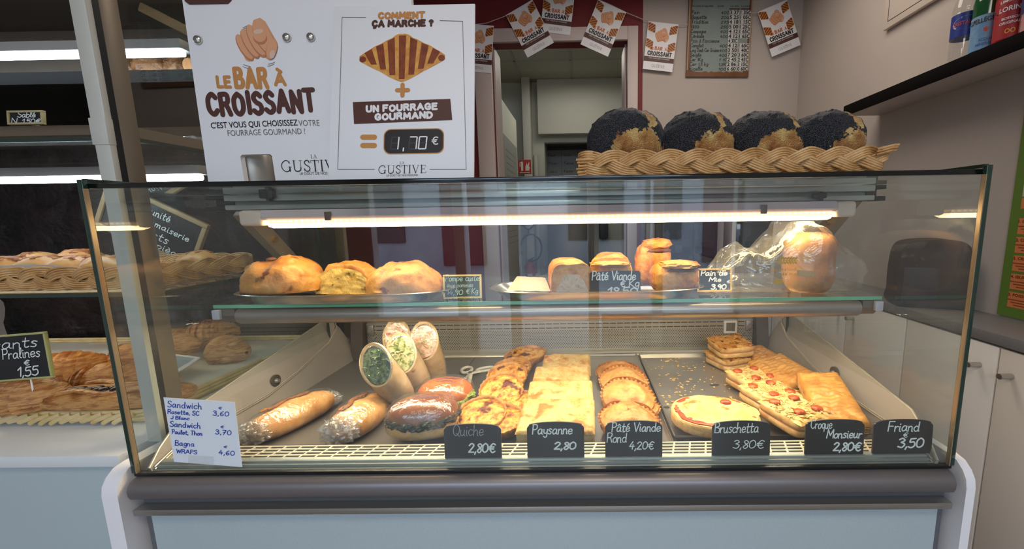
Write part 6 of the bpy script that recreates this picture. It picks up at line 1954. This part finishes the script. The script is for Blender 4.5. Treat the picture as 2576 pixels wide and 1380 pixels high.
def bottle(label, y, r, glassm, liquid, label_m, words, capm, H=.31, ribs=False, wband=(.10, .19)):
    t = thing('drink_bottle', label, 'bottle', (1.40, y, sz_ + .0015), (0, 0, 0), 'drink bottles on the wall shelf')
    pr = [(.001, .0), (r * .8, 0), (r * .98, .006)]
    z = .012
    while z < H * .58:
        pr += [(r * (.955 if ribs and (z < wband[0] - .005 or z > wband[1] + .005) else 1), z), (r, z + .006)]; z += .012
    pr += [(r * .97, H * .62), (r * .75, H * .72), (r * .42, H * .84), (r * .33, H * .9), (r * .33, H * .97)]
    b = B(); b.lathe(pr, 36, cap=False); b.obj('bottle_body', glassm, t, 50)
    if liquid:
        b = B(); b.lathe([(.001, .004)] + [(q * .93, z_) for q, z_ in pr[1:-4]] + [(.001, H * .66)], 28, cap=False); b.obj('drink', liquid, t, 50)
    b = B(); b.lathe([(r * .36, H * .95), (r * .36, H), (.001, H)], 20, cap=False); b.obj('cap', capm, t)
    b = B(); n = 40; rr = r * 1.012
    b.grid(lambda u, v: Vector((rr * math.cos(2 * math.pi * u), rr * math.sin(2 * math.pi * u), wband[0] + (wband[1] - wband[0]) * v)), n, 2, wu=True)
    lab = b.obj('label_sleeve', label_m[0], t, 60)
    b = B()
    for s_, z_, h, wd, mi in words:
        sub = B()
        if s_ == 'OVAL': sub.oval(0, 0, wd / 2, h, 0, 0, 24)
        else: ptext(sub, s_, 0, 0, h, wd, 'c', .02, 0)
        b.mi = mi
        a0 = math.atan2(CAM.y - y, CAM.x - 1.40)
        ro = rr + (.0004 if s_ == 'OVAL' else .0009)
        b.add([(ro * math.cos(a0 + v.x / rr), ro * math.sin(a0 + v.x / rr), z_ + v.z) for v in sub.v], sub.f)
    b.obj('label_print', label_m[1:], t, 60)


CLEAR = glassmat('clear_bottle_plastic', (.96, .97, .97), .06, .03, 1, None, .06, (220, 216, 206))
GREENG = mat('green_bottle_glass', (22, 84, 44), .12, coat=.5)
REDG = mat('red_drink_plastic', (150, 18, 28), .12, coat=.5)
PINKG = glassmat('pink_bottle_plastic', (.95, .86, .86), .06, .03, 1, None, .1, (220, 190, 186))
yb = [at(2418, 150, X=1.40).y - .081 * i for i in range(4)]
bottle('clear water bottle with a blue band label, first on the wall shelf', yb[0], .039, CLEAR, None, (mat('blue_label', (24, 52, 140), .4), mat('label_white', (226, 226, 230), .5), mat('label_red', (206, 60, 48), .5)), (('OVAL', .137, .022, .075, 0), ('CRISTALINE', .131, .013, .076, 1)), mat('blue_cap', (30, 70, 160), .4), .32, True, (.095, .172))
bottle('green sparkling water bottle with a pale blue label and red star', yb[1], .039, GREENG, None, (mat('pale_blue_label', (128, 168, 200), .5, var=(40, (96, 140, 184))), INKK, mat('label_red', ()), mat('label_blue_print', (40, 96, 160), .5)), (('S.PELLEGRINO', .104, .015, .098, 0), ('*', .062, .026, .014, 1), ('ACQUA', .044, .009, .035, 2), ('MINERALE', .030, .009, .045, 2)), mat('blue_cap', ()), .30, False, (.018, .128))
bottle('red lemonade bottle with a dark banner label beside the green bottle', yb[2], .0395, REDG, None, (mat('red_label', (160, 26, 34), .5), mat('banner_navy', (36, 26, 44), .5), mat('label_white', ()), mat('label_yellow', (226, 170, 60), .5)), (('OVAL', .108, .014, .1, 0), ('LORINA', .101, .014, .062, 1), ('LIMONADE', .128, .008, .06, 1), ('BOISSON', .076, .007, .045, 1), ('ORIGINALE', .062, .008, .055, 1), ('OO', .034, .014, .024, 2)), mat('white_cap', (230, 226, 220), .4), .33, False, (.02, .145))
bottle('pink drink bottle with a navy label at the cut-off end of the shelf row', yb[3], .039, PINKG, mat('pink_drink', (214, 170, 168), .3), (mat('navy_label', (44, 44, 96), .5), mat('label_white', ()), mat('label_white', ())), (('LORINA', .135, .016, .07, 0), ('ARTISANALE', .108, .010, .075, 0), ('4', .08, .018, .012, 0)), mat('white_cap', ()), .33, False, (.07, .165))

# ================================================================ BACK OF THE SHOP
b = None
a, c_ = at(1642, 552, Y=2.0), at(1776, 700, Y=2.0)
t = thing('glass_door_fridge', 'tall narrow black drinks cabinet with dark shelves against the back wall', 'cabinet', (0, 0, 0))
fz = 1.36
b = B()
for q_ in ((a.x, a.x + .02, 1.80, 2.14, 0, fz), (c_.x - .02, c_.x, 1.80, 2.14, 0, fz), (a.x + .02, c_.x - .02, 2.12, 2.14, 0, fz), (a.x + .02, c_.x - .02, 1.80, 2.12, fz - .03, fz), (a.x + .02, c_.x - .02, 1.80, 2.12, 0, .4)): b.bb(*q_)
b.mi = 1; b.bb(c_.x + .002, c_.x + .045, 1.82, 2.14, 0, fz + .02); b.bb(a.x - .06, a.x - .004, 1.9, 2.14, 0, fz + .02); b.obj('cabinet_body', [mat('black_cabinet', (18, 18, 21), .35), mat('pale_side_panel', (150, 148, 150), .5)], t)
b = B(); b.bb(a.x + .02, c_.x - .02, 1.79, 1.796, .1, fz - .02); b.obj('glass_door', glassmat('smoked_door_glass', (.62, .64, .7), .06), t)
zs = [at(1700, 606, Y=1.86).z, at(1700, 634, Y=1.86).z, at(1700, 668, Y=1.86).z]
for z in zs:
    b = B(); b.bb(a.x + .02, c_.x - .02, 1.81, 2.12, z - .008, z); b.obj('shelf', mat('dim_shelf_metal', (52, 52, 58), .4, .5), t)
b = B(); b.bb((a.x + c_.x) / 2 + .03, (a.x + c_.x) / 2 + .042, 1.780, 1.789, .1, fz - .04); b.obj('door_divider', mat('dim_shelf_metal', ()), t)
for i, (px, k, cl, lab) in enumerate(((1678, 0, (150, 160, 176), 'pale jar in the black drinks cabinet, left of a second jar'), (1712, 0, (136, 132, 126), 'pale jar in the black drinks cabinet, right of the first'), (1708, 1, (190, 196, 206), 'small white card in the black drinks cabinet'), (1735, 2, (90, 100, 112), 'dim grey bottle low in the black drinks cabinet'))):
    q = at(px, 600, Y=1.86)
    b = B()
    if i == 2: b.bb(-.022, .022, -.002, .002, 0, .045, .0005)
    else: b.lathe([(.001, 0), (.022, 0), (.025, .008), (.025, .045), (.012, .06), (.012, .07), (.001, .071)], 16)
    tag(b.obj(('jar', 'jar', 'card', 'bottle')[i], mat('cabinet_item_%d' % i, cl, .4), None, 40, (q.x, 1.86, zs[k] + .0005)), lab, ('jar', 'jar', 'card', 'bottle')[i])
a, c_ = at(1812, 556, Y=1.95), at(2052, 705, Y=1.95)
t = thing('black_glass_oven', 'white-framed built-in oven with a black glass door on the back counter', 'oven', (0, 0, 0))
b = B(); b.bb(.975, 1.26, 1.85, 2.14, 0, 1.33, .004); b.obj('oven_surround', mat('pale_oven_surround', (186, 184, 184), .5), t)
b = B(); b.bb(max(a.x, 1.0), 1.235, 1.842, 1.849, .82, a.z + .02, .003); b.obj('glass_door', mat('dark_door_glass', (14, 15, 19), .06, spec=.8), t)
q0, q1 = at(1920, 601, Y=1.83), at(1984, 601, Y=1.83)
b = B(); b.bb(q0.x, min(q1.x + .06, 1.22), 1.815, 1.842, q0.z - .008, q0.z + .008, .003); b.obj('handle', STEEL, t)

# back room, seen through the doorway
t = thing('tall_white_cupboard', 'tall white cupboard covered in handwritten sheets at the left of the back room', 'cupboard', (0, 0, 0))
a = at(1240, 245, Y=2.75)
x1 = at(1262, 300, Y=2.75).x
b = B(); b.bb(-1.2, x1, 2.75, 3.55, 0, a.z, .004); b.obj('cupboard_body', mat('ivory_cupboard', (214, 212, 192), .5), t)
b = B(); b.bb(x1 - .004, x1 + .004, 2.78, 3.5, .1, a.z - .28, .002); d = b.obj('side_door', mat('grey_board_door', (150, 150, 140), .5), t)
b = B(); rn = random.Random(2)
for i in range(16):
    z = a.z - .4 - .055 * i
    b.add([(x1 + .0046, 2.85, z), (x1 + .0046, 2.85 + rn.uniform(.3, .55), z), (x1 + .0046, 3.4, z + .004), (x1 + .0046, 2.86, z + .006)], [(0, 1, 2, 3)])
b.obj('pen_marks', mat('faint_pen_marks', (110, 110, 112), .7), d, 0)
for k, (px0, px1, lab) in enumerate(((1304, 1335, 'red fire extinguisher sign on the back room wall'), )):
    a, c_ = at(px0, 436, Y=4.28), at(px1, 401, Y=4.28)
    t = thing('fire_sign', lab, 'sign', ((a.x + c_.x) / 2, 4.295, a.z))
    w_, h = c_.x - a.x, c_.z - a.z
    b = B(); b.bb(-w_ / 2, w_ / 2, 0, .004, 0, h); b.obj('sign_plate', mat('fire_red', (172, 42, 38), .5), t)
    b = B(); b.rect(-w_ * .2, h * .5, w_ * .16, h * .6, .0008); b.oval(-w_ * .2, h * .82, w_ * .06, h * .06, 0, .0008)
    b.ribbon([(-w_ * .2, h * .85), (-w_ * .36, h * .8), (-w_ * .36, h * .5)], w_ * .05, .0008)
    b.poly([(w_ * .05, h * .2), (w_ * .35, h * .2), (w_ * .42, h * .5), (w_ * .34, h * .45), (w_ * .38, h * .85), (w_ * .2, h * .6), (w_ * .18, h * .8), (w_ * .06, h * .5)], .0008)
    b.rect(0, h * .07, w_ * .8, h * .05, .0008)
    b.obj('pictogram', mat('sign_cream', (226, 214, 196), .5), t, 0)
a, c_ = at(1373, 442, Y=4.9), at(1484, 378, Y=4.9)
t = thing('planning_whiteboard', 'grey planning whiteboard with handwritten columns in the back passage', 'whiteboard', (0, 0, 0))
bx, bz = at(1373, 500, Y=4.9).x, at(1373, 378, Y=4.9).z
b = B(); b.bb(bx, bx + .75, 4.9, 4.92, bz - .8, bz); b.obj('board', mat('grey_whiteboard', (128, 128, 128), .5), t)
b = B(); b.bb(bx - .01, bx + .76, 4.89, 4.92, bz, bz + .05); b.bb(bx - .01, bx, 4.89, 4.92, bz - .8, bz); b.obj('dark_frame', mat('dark_brown_frame', (44, 34, 30), .5), t)
b = B(); sub = B(); rn = random.Random(5)
for cx_ in (.05, .27, .5):
    for k in range(6): write(sub, rn.choice(['Pain', 'Lun', 'Mar', 'Farine', 'Four', 'Jeu']), cx_, -.08 - .11 * k, .035, .005, .08 + .05 * rn.random(), off=0)
for x in (.23, .45): sub.rect(x, -.4, .004, .8, 0)
sub.rect(.38, -.28, .3, .004, 0)
b.add([(v.x + bx, 4.899 + v.y, v.z + bz) for v in sub.v], sub.f); b.obj('pen_lettering', mat('grey_pen', (70, 70, 74), .7), t, 0)
# fridge
a, c_ = at(1376, 556, Y=4.0), at(1496, 700, Y=4.0)
t = thing('stainless_fridge', 'dark stainless fridge door seen through the counter glass in the back room', 'fridge', (0, 0, 0))
b = B(); b.bb(a.x, c_.x, 4.0, 4.36, 0, 1.42, .006); b.obj('fridge_body', mat('dark_stainless', (98, 92, 84), .35, .7), t)
b = B(); b.bb(c_.x - .05, c_.x - .03, 3.97, 4.0, .5, 1.2, .004); b.obj('handle', BLACK, t)
# extinguisher
q = at(1322, 668, Y=4.0)
t = thing('fire_extinguisher', 'red fire extinguisher with a black hose loop on the back room wall', 'extinguisher', (-.632, 4.228, at(1322, 668, Y=4.2).z - .12))
b = B(); b.lathe([(.001, -.15), (.062, -.15), (.07, -.13), (.07, .10), (.06, .14), (.03, .165), (.025, .18)], 24); b.obj('cylinder', mat('extinguisher_red', (160, 20, 24), .3), t, 50)
b = B(); b.bb(-.03, .03, -.02, .02, .18, .20, .004); b.box((.04, 0, .215), (.12, .02, .015), .003, (0, R(-25), 0)); b.obj('valve_lever', BLACK, t)
b = B(); b.tube([(.02 + .13 * math.cos(a_) , -.02, .34 + .17 * math.sin(a_)) for a_ in [R(-110 + 320 * i / 30) for i in range(31)]], .011, 8); b.obj('hose', BLACK, t, 60)
b = B(); b.bb(-.03, .03, -.0725, -.07, -.08, .02); b.obj('paper_label', mat('label_white', ()), t)
b = B()
q = at(1302, 575, Y=4.28); q.x = -.65
b.tube([q + Vector((-.12, 0, .10)), q + Vector((0, 0, -.02)), q + Vector((.14, 0, .10))], .012, 6); b.tube([q, q + Vector((0, .0, -.08))], .010, 6); b.tube([q + Vector((0, 0, -.02)), q + Vector((0, .12, -.02))], .012, 6)
tag(b.obj('wall_hook', BLACK, None, 40), 'black forked wall hook above the fire extinguisher in the back room', 'hook')
q = at(1365, 690, Y=3.4)
t = thing('paper_sack', 'crumpled cream paper sack standing in the back room below the extinguisher', 'sack', (q.x, 3.45, 0))
b = B(); b.ball((0, 0, .33), (.17, .12, .33), 40, 30, lambda p, d: p * (1 + .09 * fbm(d * 1.6, 2.4)), -1, .5); b.obj('sack_body', mat('cream_paper_sack', (190, 180, 156), .7, bump=(12, .8, .01)), t, 80)
b = B(); b.grid(lambda u, v: Vector((.14 * math.cos(2 * math.pi * u) * (1 - .2 * v), .09 * math.sin(2 * math.pi * u) * (1 - .2 * v), .62 + .05 * v + .012 * math.sin(u * 40) * v)), 40, 6, wu=True); b.obj('rolled_top', mat('cream_paper_sack', ()), t, 80)
# small wall boxes right of the fridge
a = at(1508, 604, Y=4.4); c_ = at(1530, 560, Y=4.4)
t = thing('soap_dispenser', 'small dark dispenser on the pale wall right of the stainless fridge', 'dispenser', (0, 0, 0))
b = B(); b.bb(a.x, c_.x, 4.40, 4.499, a.z + .02, c_.z, .012, 3); b.obj('dispenser_body', mat('dark_grey_plastic', (44, 40, 38), .4), t); b = B(); b.bb(a.x + .03, c_.x - .03, 4.38, 4.45, a.z - .0, a.z + .02, .004); b.obj('spout', BLACK, t)

# ================================================================ LET THE FOOD COME TO REST
bpy.context.view_layer.update()
_tree = {}


def parts_of(o):
    return [c for c in [o] + list(o.children_recursive) if c.type == 'MESH']


def tree_of(objs):
    vs, fs = [], []
    for o in objs:
        k = len(vs); M = o.matrix_world
        vs += [M @ v.co for v in o.data.vertices]; fs += [tuple(i + k for i in p.vertices) for p in o.data.polygons]
    return BVHTree.FromPolygons(vs, fs)


def settle(order, base, step=.002, most=.024):
    """raise each thing by small steps until it lies on what is under it instead of in it"""
    hard = [tree_of(parts_of(o)) for o in base]; done = []
    for o in order:
        z0 = o.location.z
        free = None
        for n in range(int(most / step) + 1):
            o.location.z = z0 + n * step; bpy.context.view_layer.update()
            t_ = tree_of(parts_of(o))
            if any(t_.overlap(q) for q in hard): continue
            if free is None: free = n
            if not any(t_.overlap(q) for q in done): break
        else:
            n = free or 0
            o.location.z = z0 + n * step; bpy.context.view_layer.update()
        done.append(tree_of(parts_of(o)))
        SETTLED.append((o.name, round(n * step, 3)))


SETTLED = []
by = lambda k: sorted([o for o in bpy.data.objects if o.parent is None and o.name.split('.')[0] == k], key=lambda o: o.name)
deck = [o for o in case.children if o.name.split('.')[0] in ('deck', 'side_wall', 'grille_well')]
trays = by('flat_tray') + by('shallow_tray')
Q = by('quiche'); PI_ = by('round_pie'); CH = by('cheese_slice'); CQ = by('croque_monsieur'); FR = by('sausage_roll_pastry')
settle([CH[0], CH[1], CH[2], CH[3]] + [Q[i] for i in (0, 1, 2, 3, 5, 4, 6, 7)] + [PI_[i] for i in (0, 1, 2, 3, 4, 5, 6)], trays + deck)
settle([CQ[0], CQ[1], CQ[2], CQ[3], CQ[4], FR[0], FR[2], FR[1], FR[3]] + by('bruschetta'), trays + deck)
settle(by('tortilla_wrap') + by('brioche_sandwich') + by('wrapped_sandwich'), deck, most=.02)
settle(by('filled_pastry') + [by('croissant')[i] for i in (0, 1, 2, 3, 4, 5, 7, 6)], by('wicker_tray'), most=.03)
settle(by('fruit_bread') + by('meat_pie_loaf') + by('flaky_roll'), by('serving_tray'), most=.016)
settle(by('poppy_seed_loaf'), by('wicker_basket'), most=.012)
settle(by('brioche_bun'), by('bread_basket'), most=.02)
